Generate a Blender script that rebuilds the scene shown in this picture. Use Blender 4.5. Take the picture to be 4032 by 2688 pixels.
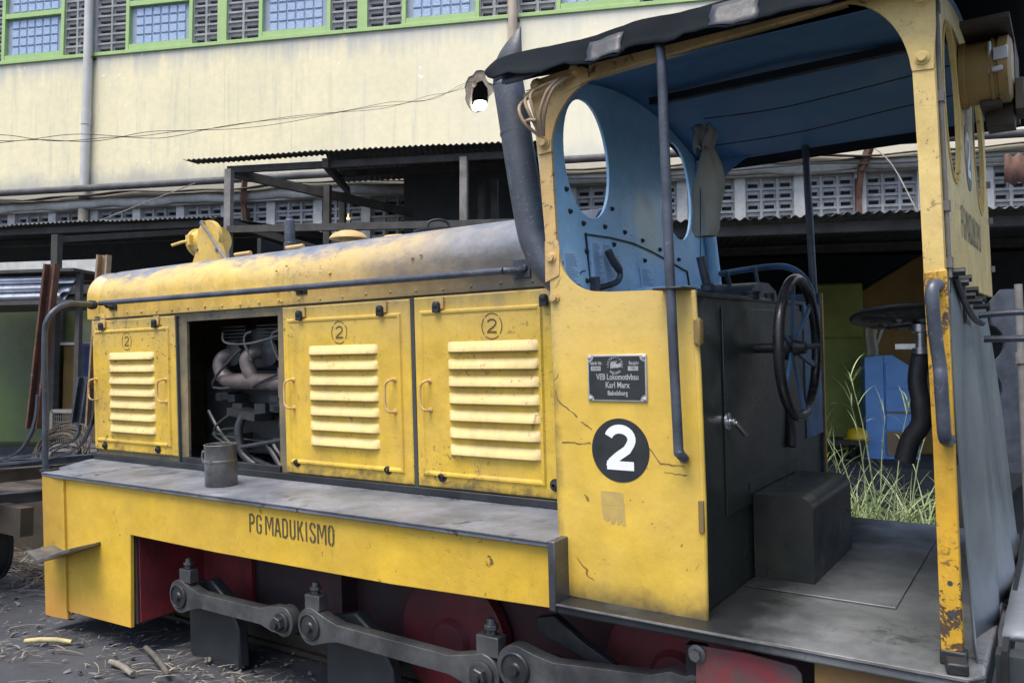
import bpy, bmesh, math, random
from mathutils import Vector, Matrix
from mathutils.geometry import tessellate_polygon
random.seed(7)
PI = math.pi
for o in list(bpy.data.objects):
    bpy.data.objects.remove(o)
S = bpy.context.scene
COL = S.collection

# ------------------------------------------------------------------ camera
CAM = Vector((0, 0, 1.4))
RC = Matrix(((0.980428, 0.011722, 0.19653), (0.196872, -0.049638, -0.979172), (-0.001723, 0.998698, -0.050974)))
cd = bpy.data.cameras.new('camera')
cam = bpy.data.objects.new('camera', cd)
COL.objects.link(cam)
cam.matrix_world = Matrix.Translation(CAM) @ RC.to_4x4()
cd.sensor_width = 36
cd.lens = 28.6
cd.clip_start = 0.05
cd.clip_end = 1500
S.camera = cam

# ------------------------------------------------------------------ light: bright overcast
SUN_EL, SUN_AZ = math.radians(66), math.radians(205)
w = bpy.data.worlds.new('World')
S.world = w
w.use_nodes = True
nt = w.node_tree
sky = nt.nodes.new('ShaderNodeTexSky')
sky.sky_type = 'NISHITA'
sky.sun_disc = False
sky.sun_elevation = SUN_EL
sky.sun_rotation = SUN_AZ
sky.air_density = 0.8
sky.dust_density = 3.0
sky.ozone_density = 1.0
nt.links.new(sky.outputs[0], nt.nodes['Background'].inputs[0])
nt.nodes['Background'].inputs[1].default_value = 0.12
sl = bpy.data.lights.new('sun', 'SUN')
sl.energy = 1.5
sl.angle = math.radians(40)
sl.color = (1.0, 0.93, 0.82)
so = bpy.data.objects.new('sun', sl)
COL.objects.link(so)
sdir = Vector((math.sin(SUN_AZ) * math.cos(SUN_EL), math.cos(SUN_AZ) * math.cos(SUN_EL), math.sin(SUN_EL)))
so.rotation_euler = sdir.to_track_quat('Z', 'Y').to_euler()
S.view_settings.view_transform = 'Standard'
S.view_settings.look = 'None'
S.view_settings.exposure = 1.38
S.view_settings.gamma = 1.0
S.view_settings.use_curve_mapping = False

# ------------------------------------------------------------------ frames
# the locomotive stands on a canted, sunken track: its own axes are tilted about 3 degrees
ML = Matrix(((0.919275, 0.39332, -0.015242), (-0.393551, 0.91774, -0.05357), (-0.007082, 0.055244, 0.998448)))
OL = Vector((-2.6, 3.16, -1.5))


def l2w(p):
    return CAM + ML @ Vector(p)


# ------------------------------------------------------------------ materials
MATS = {}


class NB:
    def __init__(s, name):
        s.m = bpy.data.materials.new(name)
        s.m.use_nodes = True
        s.t = s.m.node_tree
        s.b = s.t.nodes['Principled BSDF']
        s.co = s.t.nodes.new('ShaderNodeTexCoord')
        s.geo = None

    def n(s, ty, **kw):
        x = s.t.nodes.new(ty)
        for k, v in kw.items():
            setattr(x, k, v)
        return x

    def l(s, a, b):
        s.t.links.new(a, b)

    def noise(s, scale, detail=5, rough=.6, stretch=None, off=0.0, dist=0.0):
        mp = s.n('ShaderNodeMapping')
        s.l(s.co.outputs['Object'], mp.inputs[0])
        st = stretch or (1, 1, 1)
        mp.inputs['Scale'].default_value = st
        mp.inputs['Location'].default_value = (off, off * 1.7, off * .6)
        x = s.n('ShaderNodeTexNoise')
        x.inputs['Scale'].default_value = scale
        x.inputs['Detail'].default_value = detail
        x.inputs['Roughness'].default_value = rough
        x.inputs['Distortion'].default_value = dist
        s.l(mp.outputs[0], x.inputs['Vector'])
        return x.outputs[0]

    def ramp(s, fac, a, b):
        x = s.n('ShaderNodeMapRange')
        x.inputs['From Min'].default_value = a
        x.inputs['From Max'].default_value = b
        x.interpolation_type = 'SMOOTHSTEP'
        s.l(fac, x.inputs['Value'])
        return x.outputs[0]

    def math(s, op, a, b=None):
        x = s.n('ShaderNodeMath', operation=op)
        for i, v in enumerate((a, b)):
            if v is None:
                continue
            if isinstance(v, (int, float)):
                x.inputs[i].default_value = v
            else:
                s.l(v, x.inputs[i])
        return x.outputs[0]

    def mix(s, fac, a, b):
        x = s.n('ShaderNodeMix', data_type='RGBA')
        if isinstance(fac, (int, float)):
            x.inputs[0].default_value = fac
        else:
            s.l(fac, x.inputs[0])
        for sock, v in ((x.inputs[6], a), (x.inputs[7], b)):
            if isinstance(v, (tuple, list)):
                sock.default_value = (*v[:3], 1)
            else:
                s.l(v, sock)
        return x.outputs[2]

    def sep(s):
        x = s.n('ShaderNodeSeparateXYZ')
        s.l(s.co.outputs['Object'], x.inputs[0])
        return x.outputs

    def bump(s, h, strength=.2, dist=.01):
        x = s.n('ShaderNodeBump')
        x.inputs['Strength'].default_value = strength
        x.inputs['Distance'].default_value = dist
        s.l(h, x.inputs['Height'])
        s.l(x.outputs[0], s.b.inputs['Normal'])


def worn(name, base, alt=None, amt=.6, scale=3, chips=.0, chipcol=(.05, .03, .02), chipscale=22, streak=0.0,
         streakcol=(.1, .08, .05), rough=.55, metal=0.0, bump=.15, bscale=30, spots=0.0, dirt=0.0, dirtcol=(.05, .045, .04), extra=None,
         cracks=0.0, dents=0.0, wear=0.0, spec=.5):
    b = NB(name)
    alt = alt or tuple(c * .75 for c in base)
    col = b.mix(b.math('MULTIPLY', b.ramp(b.noise(scale, 6), .3, .7), amt), base, alt)
    if dirt:
        f = b.ramp(b.noise(1.7, 8, .7, off=3.1), .62 - dirt * .25, .82)
        col = b.mix(b.math('MULTIPLY', f, .8), col, dirtcol)
    if streak:
        f = b.ramp(b.noise(7, 6, .65, stretch=(1, 1, .07), off=1.3), .5, .78)
        col = b.mix(b.math('MULTIPLY', f, streak), col, streakcol)
    if wear:
        k = b.n('ShaderNodeMapRange')
        b.l(b.noise(6.5, 10, .75, off=17.0), k.inputs['Value'])
        k.inputs['From Min'].default_value = .32
        k.inputs['From Max'].default_value = .68
        k.inputs['To Min'].default_value = 1 - .34 * wear
        k.inputs['To Max'].default_value = 1 + .10 * wear
        v = b.n('ShaderNodeVectorMath', operation='SCALE')
        b.l(col, v.inputs[0])
        b.l(k.outputs[0], v.inputs['Scale'])
        col = v.outputs[0]
        for sc, st, of in ((3.0, (1, 1, 16), 21.0), (2.2, (9, 1, 2.2), 25.0)):
            d = b.math('ABSOLUTE', b.math('SUBTRACT', b.noise(sc, 3, .5, stretch=st, off=of, dist=.4), .5))
            f = b.math('MULTIPLY', b.ramp(d, .006, .001), b.ramp(b.noise(3.3, 4, off=of + 2), .52, .66))
            col = b.mix(b.math('MULTIPLY', f, .6 * wear), col, chipcol)
    if extra:
        col = extra(b, col)
    if wear:
        f = b.math('MULTIPLY', b.ramp(b.noise(75, 4, .7, off=31.0), .60, .66), b.ramp(b.noise(2.7, 5, .65, off=33.0), .47, .66))
        col = b.mix(b.math('MULTIPLY', f, .75 * wear), col, chipcol)
    if chips:
        f = b.ramp(b.noise(chipscale, 8, .72, off=5.0, dist=.6), .66 - chips * .24, .68 - chips * .24)
        g = b.ramp(b.noise(2.2, 3, off=9.0), .42, .62)
        col = b.mix(b.math('MULTIPLY', f, g), col, chipcol)
    if spots:
        v = b.n('ShaderNodeTexVoronoi')
        v.inputs['Scale'].default_value = 26
        b.l(b.co.outputs['Object'], v.inputs['Vector'])
        f = b.ramp(v.outputs['Distance'], .035 + spots * .1, .02 + spots * .08)
        g = b.ramp(b.noise(6, 4, off=2.0), .5, .56)
        col = b.mix(b.math('MULTIPLY', f, g), col, chipcol)
    if cracks:
        v = b.n('ShaderNodeTexVoronoi', feature='DISTANCE_TO_EDGE')
        v.inputs['Scale'].default_value = 3.1
        mp = b.n('ShaderNodeMix', data_type='VECTOR')
        mp.inputs[0].default_value = .12
        b.l(b.co.outputs['Object'], mp.inputs[4])
        nz = b.n('ShaderNodeTexNoise')
        nz.inputs['Scale'].default_value = 9
        b.l(b.co.outputs['Object'], nz.inputs[0])
        b.l(nz.outputs[1], mp.inputs[5])
        b.l(mp.outputs[1], v.inputs['Vector'])
        f = b.ramp(v.outputs['Distance'], .012, .004)
        g = b.ramp(b.noise(2.6, 3, off=4.0), .55, .6)
        col = b.mix(b.math('MULTIPLY', b.math('MULTIPLY', f, g), cracks), col, chipcol)
    b.l(col, b.b.inputs['Base Color'])
    b.b.inputs['Metallic'].default_value = metal
    b.b.inputs['Specular IOR Level'].default_value = spec
    r = b.ramp(b.noise(scale * 3, 4, off=7.0), .2, .8)
    rr = b.n('ShaderNodeMapRange')
    b.l(r, rr.inputs['Value'])
    rr.inputs['To Min'].default_value = max(.05, rough - .12)
    rr.inputs['To Max'].default_value = min(1, rough + .12)
    b.l(rr.outputs[0], b.b.inputs['Roughness'])
    if bump or dents:
        b.bump(b.noise(bscale, 6), bump)
    if dents:
        first = b.b.inputs['Normal'].links[0].from_node
        b.bump(b.noise(3.2, 2, .4, off=13.0), dents, .05)
        second = b.b.inputs['Normal'].links[0].from_node
        b.l(first.outputs[0], second.inputs['Normal'])
    MATS[name] = b.m
    return b.m


def axis_mask(axis, a, b_, col, scale=6, wob=.25, amt=1.0, stretch=None):
    """a patch of another colour whose uneven border runs across one axis of the thing"""
    def f(b, c):
        v = b.sep()[axis]
        nz = b.math('MULTIPLY', b.math('SUBTRACT', b.noise(scale, 8, .7, stretch=stretch, off=11.0 + axis), .5), wob * 2)
        k = b.ramp(b.math('ADD', v, nz), a, b_)
        return b.mix(b.math('MULTIPLY', k, amt), c, col)
    return f


def chain(*fs):
    def f(b, c):
        for g in fs:
            c = g(b, c)
        return c
    return f


def lx(x):
    return x - OL.x


def lz(z):
    return z - OL.z


YEL = (.70, .455, .035)
YALT = (.62, .40, .05)
worn('yellow_paint', YEL, YALT, .8, 2.5, chips=.1, chipscale=26, streak=.25, streakcol=(.42, .27, .07), spots=.25, rough=.5,
     chipcol=(.10, .055, .02), cracks=.0, wear=1)
worn('yellow_panel', (.71, .475, .055), (.66, .45, .09), .9, 2.2, dents=.3, chips=.06, spots=.35, rough=.45, chipcol=(.11, .06, .02), cracks=.8,
     streak=.15, streakcol=(.45, .28, .08),
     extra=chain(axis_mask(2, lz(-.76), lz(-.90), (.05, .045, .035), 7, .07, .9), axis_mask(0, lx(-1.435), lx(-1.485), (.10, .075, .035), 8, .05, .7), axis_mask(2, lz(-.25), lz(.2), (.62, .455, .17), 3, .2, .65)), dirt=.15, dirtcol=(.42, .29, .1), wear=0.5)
worn('yellow_door', (.70, .46, .038), (.62, .41, .065), .9, 3, dents=.35, chips=.34, chipscale=34, streak=.45, streakcol=(.36, .22, .07), rough=.5,
     spots=.3, chipcol=(.11, .085, .05), dirt=.25, dirtcol=(.30, .20, .08),
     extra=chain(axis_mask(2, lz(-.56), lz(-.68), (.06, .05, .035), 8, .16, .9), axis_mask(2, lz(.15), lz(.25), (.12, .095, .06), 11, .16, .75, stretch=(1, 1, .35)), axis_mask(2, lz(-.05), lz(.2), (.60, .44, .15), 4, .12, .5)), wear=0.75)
worn('louvre_skylit', (.76, .58, .22), (.72, .54, .26), .8, 9, chips=.22, rough=.5, chipcol=(.25, .14, .06), streak=.4, streakcol=(.42, .28, .10), wear=0.7)  # paler than the doors: sky light painted in, plus chalky dust
worn('frame_paint', (.69, .445, .035), (.60, .385, .045), .9, 2.2, dents=.3, chips=.08, rough=.55, spots=.1, streak=.2, streakcol=(.4, .25, .05),
     extra=chain(axis_mask(0, lx(-4.45), lx(-4.95), (.33, .20, .03), 5, .22, .8),
                 axis_mask(2, lz(-1.25), lz(-1.50), (.60, .26, .07), 4, .12, .55)), wear=0.5)
worn('post_paint', (.66, .37, .025), (.55, .32, .03), .8, 4, chips=.6, chipscale=30, chipcol=(.07, .045, .03), rough=.5, cracks=.9, wear=1)
worn('pale_paint', (.66, .45, .18), (.56, .37, .14), .9, 3, chips=.3, chipscale=30, chipcol=(.13, .08, .05), rough=.55, streak=.3,
     streakcol=(.35, .2, .08), wear=1)
worn('rear_paint', (.72, .54, .20), (.64, .45, .13), .8, 2.5, chips=.25, rough=.5, streak=.3, streakcol=(.5, .33, .1), wear=0.9)


def cover_extra(b, c):
    # paint worn to bare blue grey metal along the shoulder, soot towards the cab
    s = b.sep()
    nz = b.math('MULTIPLY', b.math('SUBTRACT', b.noise(9, 9, .75, stretch=(.6, 1, 1.4), off=2.0), .5), .26)
    n2 = b.math('MULTIPLY', b.math('SUBTRACT', b.noise(1.6, 4, .6, off=6.0), .5), .22)
    z = b.math('ADD', b.math('ADD', s[2], nz), n2)
    k = b.ramp(z, lz(.43), lz(.53))
    xx = b.math('ADD', s[0], b.math('MULTIPLY', b.math('SUBTRACT', b.noise(2.2, 6, .7, off=4.0), .5), 1.2))
    rear = b.ramp(xx, lx(-3.1), lx(-1.9))
    k2 = b.math('MAXIMUM', k, b.math('MULTIPLY', rear, b.ramp(z, lz(.22), lz(.42))))
    c = b.mix(b.math('MULTIPLY', b.ramp(xx, lx(-3.35), lx(-3.1)), .40), c, (.36, .25, .12))
    c = b.mix(k2, c, b.mix(b.ramp(b.noise(14, 6, off=1.0), .35, .65), (.12, .145, .195), (.18, .20, .24)))
    lo = b.ramp(xx, lx(-3.0), lx(-2.0))
    c = b.mix(b.math('MULTIPLY', lo, b.math('MULTIPLY', b.ramp(z, lz(.46), lz(.31)), .93)), c, (.05, .05, .047))
    # pale rubbed paint between
    k3 = b.math('MULTIPLY', b.ramp(z, lz(.36), lz(.43)), b.math('SUBTRACT', 1.0, k2))
    c = b.mix(b.math('MULTIPLY', k3, .4), c, (.66, .52, .22))
    return c


worn('cover_paint', (.68, .46, .09), (.60, .40, .10), .9, 3, dents=.3, chips=.22, chipscale=38, chipcol=(.16, .13, .10), streak=.55,
     streakcol=(.33, .22, .09), rough=.42, extra=cover_extra, spots=.25, wear=1)
worn('grimy_frame', (.26, .20, .10), (.12, .11, .08), 1, 4, chips=.2, rough=.6, chipcol=(.03, .03, .03), wear=1)
worn('deck_steel', (.27, .29, .335), (.15, .165, .195), 1, 2.6, dents=.25, chips=.45, chipscale=6, chipcol=(.04, .045, .05), rough=.45, metal=.25, bump=.1, wear=1)
worn('deck_edge', (.10, .11, .13), (.05, .055, .065), 1, 5, rough=.35, metal=.5, bump=.1)
worn('floor_steel', (.27, .285, .295), (.13, .14, .145), 1, 2.1, chips=.45, chipscale=7, chipcol=(.055, .06, .065), dents=.25, dirt=.5, dirtcol=(.07, .075, .075), rough=.42, metal=.3, bump=.1,
     extra=axis_mask(0, lx(-.62), lx(-.86), (.016, .019, .02), 5.5, .20, .95), wear=1)
worn('dark_steel', (.030, .034, .038), (.015, .017, .02), 1, 6, rough=.5, metal=.3, bump=.2)
worn('pipe_steel', (.090, .105, .135), (.045, .053, .068), 1, 8, rough=.42, metal=.3, chips=.05, chipcol=(.20, .22, .25), wear=0.8)
worn('exhaust_steel', (.075, .088, .108), (.040, .048, .06), 1, 4, rough=.5, metal=.2, chips=.10, chipscale=34, chipcol=(.25, .28, .32), wear=0.8)
worn('rod_steel', (.17, .172, .17), (.075, .08, .083), 1, 5, rough=.42, metal=.55, bump=.15, wear=1)
worn('rod_dark', (.05, .052, .055), (.025, .027, .03), 1, 7, rough=.4, metal=.4)
worn('black_paint', (.018, .022, .025), (.03, .034, .036), .8, 4, rough=.45, bump=.1)
worn('console_paint', (.015, .020, .021), (.034, .040, .032), 1, 1.8, rough=.35, bump=.05, chips=.05, chipcol=(.06, .07, .06), wear=0.8)
worn('step_paint', (.016, .020, .021), (.040, .044, .038), 1, 3, rough=.35, metal=.2, bump=.06, wear=0.8)
worn('red_dark', (.26, .020, .028), (.10, .014, .018), 1, 2.4, rough=.6, dirt=1.2, dirtcol=(.012, .012, .014), wear=1)
worn('soot_shade', (.032, .042, .048), (.044, .054, .058), 1, 3, rough=.8)  # near-black; its colour also paints the deep shade in sheds and openings


def blue_extra(b, c):
    nz = b.noise(2.4, 5, .6, off=8.0)
    s = b.sep()
    # an unpainted greenish patch below the windows
    d = b.math('ADD', b.math('POWER', b.math('DIVIDE', b.math('SUBTRACT', s[1], 0.07), .13), 2.0),
               b.math('POWER', b.math('DIVIDE', b.math('SUBTRACT', s[2], lz(.49)), .14), 2.0))
    k = b.ramp(b.math('ADD', d, b.math('MULTIPLY', nz, 1.2)), 2.4, .8)
    c = b.mix(b.math('MULTIPLY', k, .7), c, (.70, .78, .66))
    return c


worn('blue_paint', (.40, .71, .98), (.34, .64, .94), .8, 3, chips=.08, chipscale=28, chipcol=(.05, .06, .07), rough=.4, bump=.06, extra=blue_extra, wear=0.6)
worn('ceiling_blue', (.085, .21, .37), (.06, .16, .30), .8, 1.6, rough=.5, bump=.05)
worn('wheel_blue', (.04, .13, .27), (.02, .05, .1), 1, 8, chips=.2, chipcol=(.02, .025, .03), rough=.4)
worn('rubber', (.012, .014, .016), (.022, .024, .026), .8, 8, rough=.6)
worn('white_paint', (.80, .82, .84), (.68, .70, .72), .7, 8, chips=.02, rough=.5, bump=.03)
worn('mark_brown', (.10, .065, .02), (.07, .05, .02), .6, 20, rough=.6, bump=0)
worn('mark_dark', (.065, .06, .03), (.10, .08, .03), .6, 20, rough=.6, bump=0)
worn('sticker', (.42, .30, .10), (.50, .36, .10), .9, 30, rough=.6, bump=0)
worn('plate_black', (.018, .022, .024), (.03, .034, .036), .8, 12, rough=.4, bump=0)
worn('plate_metal', (.50, .50, .49), (.36, .36, .36), .8, 20, rough=.4, metal=.4, bump=.03)
worn('chrome', (.62, .64, .66), (.4, .42, .45), .6, 12, rough=.25, metal=.9, bump=0)
worn('tin', (.25, .245, .235), (.11, .11, .11), 1, 6, rough=.42, metal=.6, chips=.1, chipscale=8, chipcol=(.05, .05, .05), wear=1)
worn('lamp_yellow', (.66, .44, .09), (.52, .36, .1), .8, 5, chips=.1, chipcol=(.15, .12, .08), rough=.45, wear=1)
worn('rust', (.14, .065, .04), (.07, .04, .03), 1, 9, rough=.75, chips=.2, chipcol=(.24, .16, .12))
worn('rust_pale', (.40, .29, .19), (.27, .19, .12), 1, 12, rough=.7)
worn('rust_dark', (.055, .042, .03), (.03, .026, .02), 1, 6, rough=.7)
worn('lamp_ochre', (.32, .20, .05), (.20, .14, .05), 1, 4, rough=.5, chips=.1, dirt=.5)
worn('cloth', (.42, .42, .36), (.30, .30, .26), .9, 5, rough=.95, bump=.35, bscale=50)
worn('cloth_blue', (.03, .05, .11), (.02, .03, .07), .8, 6, rough=.9, bump=.3)
worn('tarp', (.135, .155, .15), (.075, .09, .09), 1, 2, streak=.7, streakcol=(.24, .26, .27), rough=.42,  # pale streaks paint the highlights of the folds into the colour
     extra=chain(axis_mask(2, lz(-.55), lz(-.95), (.34, .37, .43), 4, .2, .55),))
worn('wall_paint', (.76, .69, .455), (.66, .62, .425), 1, .5, streak=.75, streakcol=(.50, .49, .38), dirt=.4, dirtcol=(.60, .59, .46), rough=.85, bump=.06, bscale=12,
     extra=chain(axis_mask(2, 8.1, 8.9, (.40, .41, .40), 1.6, .8, .9, stretch=(2.0, 1, .22)),
                 axis_mask(2, 6.25, 5.75, (.34, .35, .33), 2.5, .45, .8, stretch=(1, 1, .6)),
                 axis_mask(0, -9, 4, (.78, .755, .63), .8, 2.5, .8)), chips=.08, chipscale=3.0, chipcol=(.82, .79, .66), wear=0.3)  # x mask whitens the right end: bloom put into the wall colour
worn('wall_shade', (.16, .15, .12), (.08, .08, .07), 1, 1.2, rough=.9, streak=.4)  # dark stained wall; the shade under the sheds is in its colour too
worn('concrete', (.44, .44, .43), (.30, .31, .31), 1, 3, rough=.9, streak=.35, streakcol=(.2, .2, .19), bump=.25)
worn('mortar', (.29, .34, .42), (.24, .29, .36), 1, 3, rough=.9)
worn('concrete_white', (.52, .53, .53), (.40, .40, .385), .9, 2, rough=.85, chips=.15, chipscale=8, chipcol=(.33, .31, .27), streak=.3, streakcol=(.4, .39, .35), wear=0.8)
worn('block_concrete', (.36, .37, .38), (.24, .25, .26), 1, 2.5, rough=.9, streak=.3, streakcol=(.16, .16, .16), bump=.2, wear=0.8)
worn('green_frame', (.31, .47, .18), (.26, .40, .15), .7, 4, rough=.5, chips=.05, chipcol=(.1, .15, .05))
worn('pipe_white', (.48, .49, .49), (.40, .40, .38), .9, 2, rough=.6, streak=.4, streakcol=(.38, .33, .27))
worn('pipe_brown', (.42, .36, .29), (.30, .25, .2), .9, 2, rough=.7, streak=.6, streakcol=(.25, .18, .13))
worn('pipe_grey', (.10, .10, .105), (.05, .05, .055), 1, 3, rough=.7)
worn('roof_dark', (.035, .038, .04), (.02, .022, .022), 1, 2, rough=.8)
worn('corrugated', (.07, .075, .08), (.03, .033, .035), 1, 2, rough=.6, metal=.3)
worn('alu', (.62, .66, .74), (.38, .40, .45), .8, 5, rough=.35, metal=.6, bump=.05)
worn('timber_dark', (.062, .060, .058), (.035, .035, .034), 1, 5, rough=.9)
worn('post_grey', (.21, .205, .2), (.12, .11, .1), 1, 6, rough=.8)
worn('cable', (.05, .05, .045), None, .2, 5, rough=.7, bump=0)
worn('brick', (.27, .235, .19), (.16, .14, .115), 1, 12, rough=.95)
worn('brown_paint', (.22, .125, .02), (.14, .085, .02), 1, 2, rough=.6)
worn('olive_paint', (.26, .30, .07), (.17, .21, .05), 1, 2, rough=.7)
worn('cabinet_blue', (.17, .40, .86), (.13, .32, .74), .8, 4, chips=.2, chipscale=10, chipcol=(.42, .44, .46), rough=.5)
worn('plywood', (.36, .25, .17), (.26, .17, .11), 1, 5, rough=.8)
worn('hat_yellow', (.75, .52, .02), None, .2, 5, rough=.3, bump=0)
worn('straw', (.33, .30, .235), (.13, .12, .10), 1, 6, rough=.9, bump=0)
worn('cane', (.48, .41, .18), (.3, .26, .14), 1, 9, rough=.6)
worn('bark_dark', (.05, .047, .045), (.1, .09, .08), 1, 12, rough=.9)
worn('grass_green', (.19, .27, .11), (.34, .39, .21), 1, 3, rough=.6, bump=0)
worn('ground_dirt', (.056, .061, .074), (.028, .031, .038), 1, 1.4, rough=.95, bump=.6, bscale=16, chips=.2, chipscale=14, chipcol=(.12, .12, .125),
     extra=axis_mask(1, 5.0, 7.0, (.16, .16, .155), 1.5, .8, .8))
worn('clod', (.075, .077, .085), (.16, .155, .15), 1, 9, rough=.95, bump=0)
worn('scratch', (.15, .095, .035), (.24, .15, .05), 1, 20, rough=.8, bump=0)


def simple(name, col, rough=.5, emit=0, metal=0):
    m = bpy.data.materials.new(name)
    m.use_nodes = True
    b = m.node_tree.nodes['Principled BSDF']
    b.inputs['Base Color'].default_value = (*col, 1)
    b.inputs['Roughness'].default_value = rough
    b.inputs['Metallic'].default_value = metal
    if emit:
        b.inputs['Emission Color'].default_value = (*col, 1)
        b.inputs['Emission Strength'].default_value = emit
    MATS[name] = m


simple('lamp_glow', (1, .98, .94), .5, 3)
simple('bulb_glow', (1, .85, .4), .5, .3)


def glass_mat():
    b = NB('glass_block')
    v = b.noise(26, 3, .5, stretch=(1, 1, 1.3))
    c = b.mix(b.ramp(v, .35, .68), (.25, .34, .50), (.34, .44, .60))
    b.l(c, b.b.inputs['Base Color'])
    b.b.inputs['Roughness'].default_value = .18
    b.bump(v, .5, .02)
    MATS['glass_block'] = b.m
    b = NB('dim_glass')
    c = b.mix(b.ramp(b.noise(2, 3), .3, .7), (.05, .07, .035), (.10, .12, .06))
    b.l(c, b.b.inputs['Base Color'])
    b.b.inputs['Roughness'].default_value = .15
    MATS['dim_glass'] = b.m


glass_mat()
M = MATS


# ------------------------------------------------------------------ mesh builder
class MB:
    def __init__(s):
        s.v = []
        s.f = []
        s.mi = []
        s.cur = 0

    def mat(s, i):
        s.cur = i
        return s

    def add(s, vs, fs):
        k = len(s.v)
        s.v += [Vector(p) for p in vs]
        for f in fs:
            s.f.append([k + i for i in f])
            s.mi.append(s.cur)
        return s

    def box(s, a, b, R=None, c=None):
        x0, y0, z0 = a
        x1, y1, z1 = b
        vs = [Vector(p) for p in ((x0, y0, z0), (x1, y0, z0), (x1, y1, z0), (x0, y1, z0), (x0, y0, z1), (x1, y0, z1), (x1, y1, z1), (x0, y1, z1))]
        if R is not None:
            c = Vector(c) if c is not None else (Vector(a) + Vector(b)) / 2
            vs = [c + R @ (p - c) for p in vs]
        return s.add(vs, [(0, 3, 2, 1), (4, 5, 6, 7), (0, 1, 5, 4), (1, 2, 6, 5), (2, 3, 7, 6), (3, 0, 4, 7)])

    def bar(s, p, q, w, h, up=(0, 0, 1)):
        """rectangular bar from p to q, w across, h along up"""
        p, q = Vector(p), Vector(q)
        d = (q - p).normalized()
        u = Vector(up)
        sd = d.cross(u)
        if sd.length < 1e-4:
            sd = d.cross(Vector((1, 0, 0)))
        sd.normalize()
        u = sd.cross(d)
        a, b = sd * w / 2, u * h / 2
        vs = [p - a - b, p + a - b, p + a + b, p - a + b, q - a - b, q + a - b, q + a + b, q - a + b]
        return s.add(vs, [(0, 3, 2, 1), (4, 5, 6, 7), (0, 1, 5, 4), (1, 2, 6, 5), (2, 3, 7, 6), (3, 0, 4, 7)])

    def tube(s, pts, r, n=10, caps=True):
        pts = [Vector(p) for p in pts]
        rs = r if isinstance(r, (list, tuple)) else [r] * len(pts)
        ref = None
        rings = []
        k0 = len(s.v)
        vs, fs = [], []
        for i, p in enumerate(pts):
            t = (pts[min(i + 1, len(pts) - 1)] - pts[max(i - 1, 0)]).normalized()
            if ref is None:
                ref = t.orthogonal().normalized()
            else:
                ref = (ref - t * ref.dot(t)).normalized()
            b = t.cross(ref)
            for k in range(n):
                a = 2 * PI * k / n
                vs.append(p + (ref * math.cos(a) + b * math.sin(a)) * rs[i])
        for i in range(len(pts) - 1):
            for k in range(n):
                fs.append((i * n + k, i * n + (k + 1) % n, (i + 1) * n + (k + 1) % n, (i + 1) * n + k))
        if caps:
            fs.append(tuple(range(n))[::-1])
            fs.append(tuple((len(pts) - 1) * n + k for k in range(n)))
        return s.add(vs, fs)

    def lathe(s, base, axis, prof, n=24):
        """prof: list of (radius, height along axis)"""
        base, ax = Vector(base), Vector(axis).normalized()
        u = ax.orthogonal().normalized()
        v = ax.cross(u)
        vs, fs = [], []
        for r, h in prof:
            for k in range(n):
                a = 2 * PI * k / n
                vs.append(base + ax * h + (u * math.cos(a) + v * math.sin(a)) * max(r, 1e-4))
        for i in range(len(prof) - 1):
            for k in range(n):
                fs.append((i * n + k, i * n + (k + 1) % n, (i + 1) * n + (k + 1) % n, (i + 1) * n + k))
        fs.append(tuple(range(n))[::-1])
        fs.append(tuple((len(prof) - 1) * n + k for k in range(n)))
        return s.add(vs, fs)

    def prism(s, outline, t0, t1, fn, holes=()):
        """outline in 2d, swept between t0 and t1; fn(a,b,t) -> point"""
        loops = [list(outline)] + [list(h) for h in holes]
        flat = [p for l in loops for p in l]
        tris = tessellate_polygon([[Vector((p[0], p[1], 0)) for p in l] for l in loops])
        n = len(flat)
        vs = [fn(p[0], p[1], t0) for p in flat] + [fn(p[0], p[1], t1) for p in flat]
        fs = [tuple(t) for t in tris] + [tuple(i + n for i in reversed(t)) for t in tris]
        k = 0
        for l in loops:
            m = len(l)
            for i in range(m):
                a, b = k + i, k + (i + 1) % m
                fs.append((a, b, b + n, a + n))
            k += m
        return s.add(vs, fs)

    def grid(s, nu, nv, fn):
        vs = [fn(i / nu, j / nv) for j in range(nv + 1) for i in range(nu + 1)]
        fs = [(j * (nu + 1) + i, j * (nu + 1) + i + 1, (j + 1) * (nu + 1) + i + 1, (j + 1) * (nu + 1) + i) for j in range(nv) for i in range(nu)]
        return s.add(vs, fs)

    def build(s, name, mats, parent=None, origin=None, frame='L', bevel=0, smooth=40, solid=0, fixn=True):
        me = bpy.data.meshes.new(name)
        org = OL if (parent is not None and frame == 'L') else Vector(origin if origin is not None else (0, 0, 0))
        if parent is not None and frame == 'W':
            org = parent['_o'] if '_o' in parent else org
            org = Vector(org)
        me.from_pydata([tuple(p - org) for p in s.v], [], s.f)
        if not isinstance(mats, (list, tuple)):
            mats = [mats]
        for m in mats:
            me.materials.append(M[m] if isinstance(m, str) else m)
        me.polygons.foreach_set('material_index', s.mi)
        if fixn:
            bm = bmesh.new()
            bm.from_mesh(me)
            bmesh.ops.recalc_face_normals(bm, faces=bm.faces)
            bm.to_mesh(me)
            bm.free()
        if smooth:
            me.polygons.foreach_set('use_smooth', [True] * len(me.polygons))
            me.set_sharp_from_angle(angle=math.radians(smooth))
        me.update()
        o = bpy.data.objects.new(name, me)
        COL.objects.link(o)
        if parent is not None:
            o.parent = parent
            if frame == 'W':
                o['_o'] = tuple(org)
        elif frame == 'L':
            o.matrix_world = Matrix.Translation(l2w(org)) @ ML.to_4x4()
        else:
            o.location = org
        if solid:
            md = o.modifiers.new('thickness', 'SOLIDIFY')
            md.thickness = solid
            md.offset = 0
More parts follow.
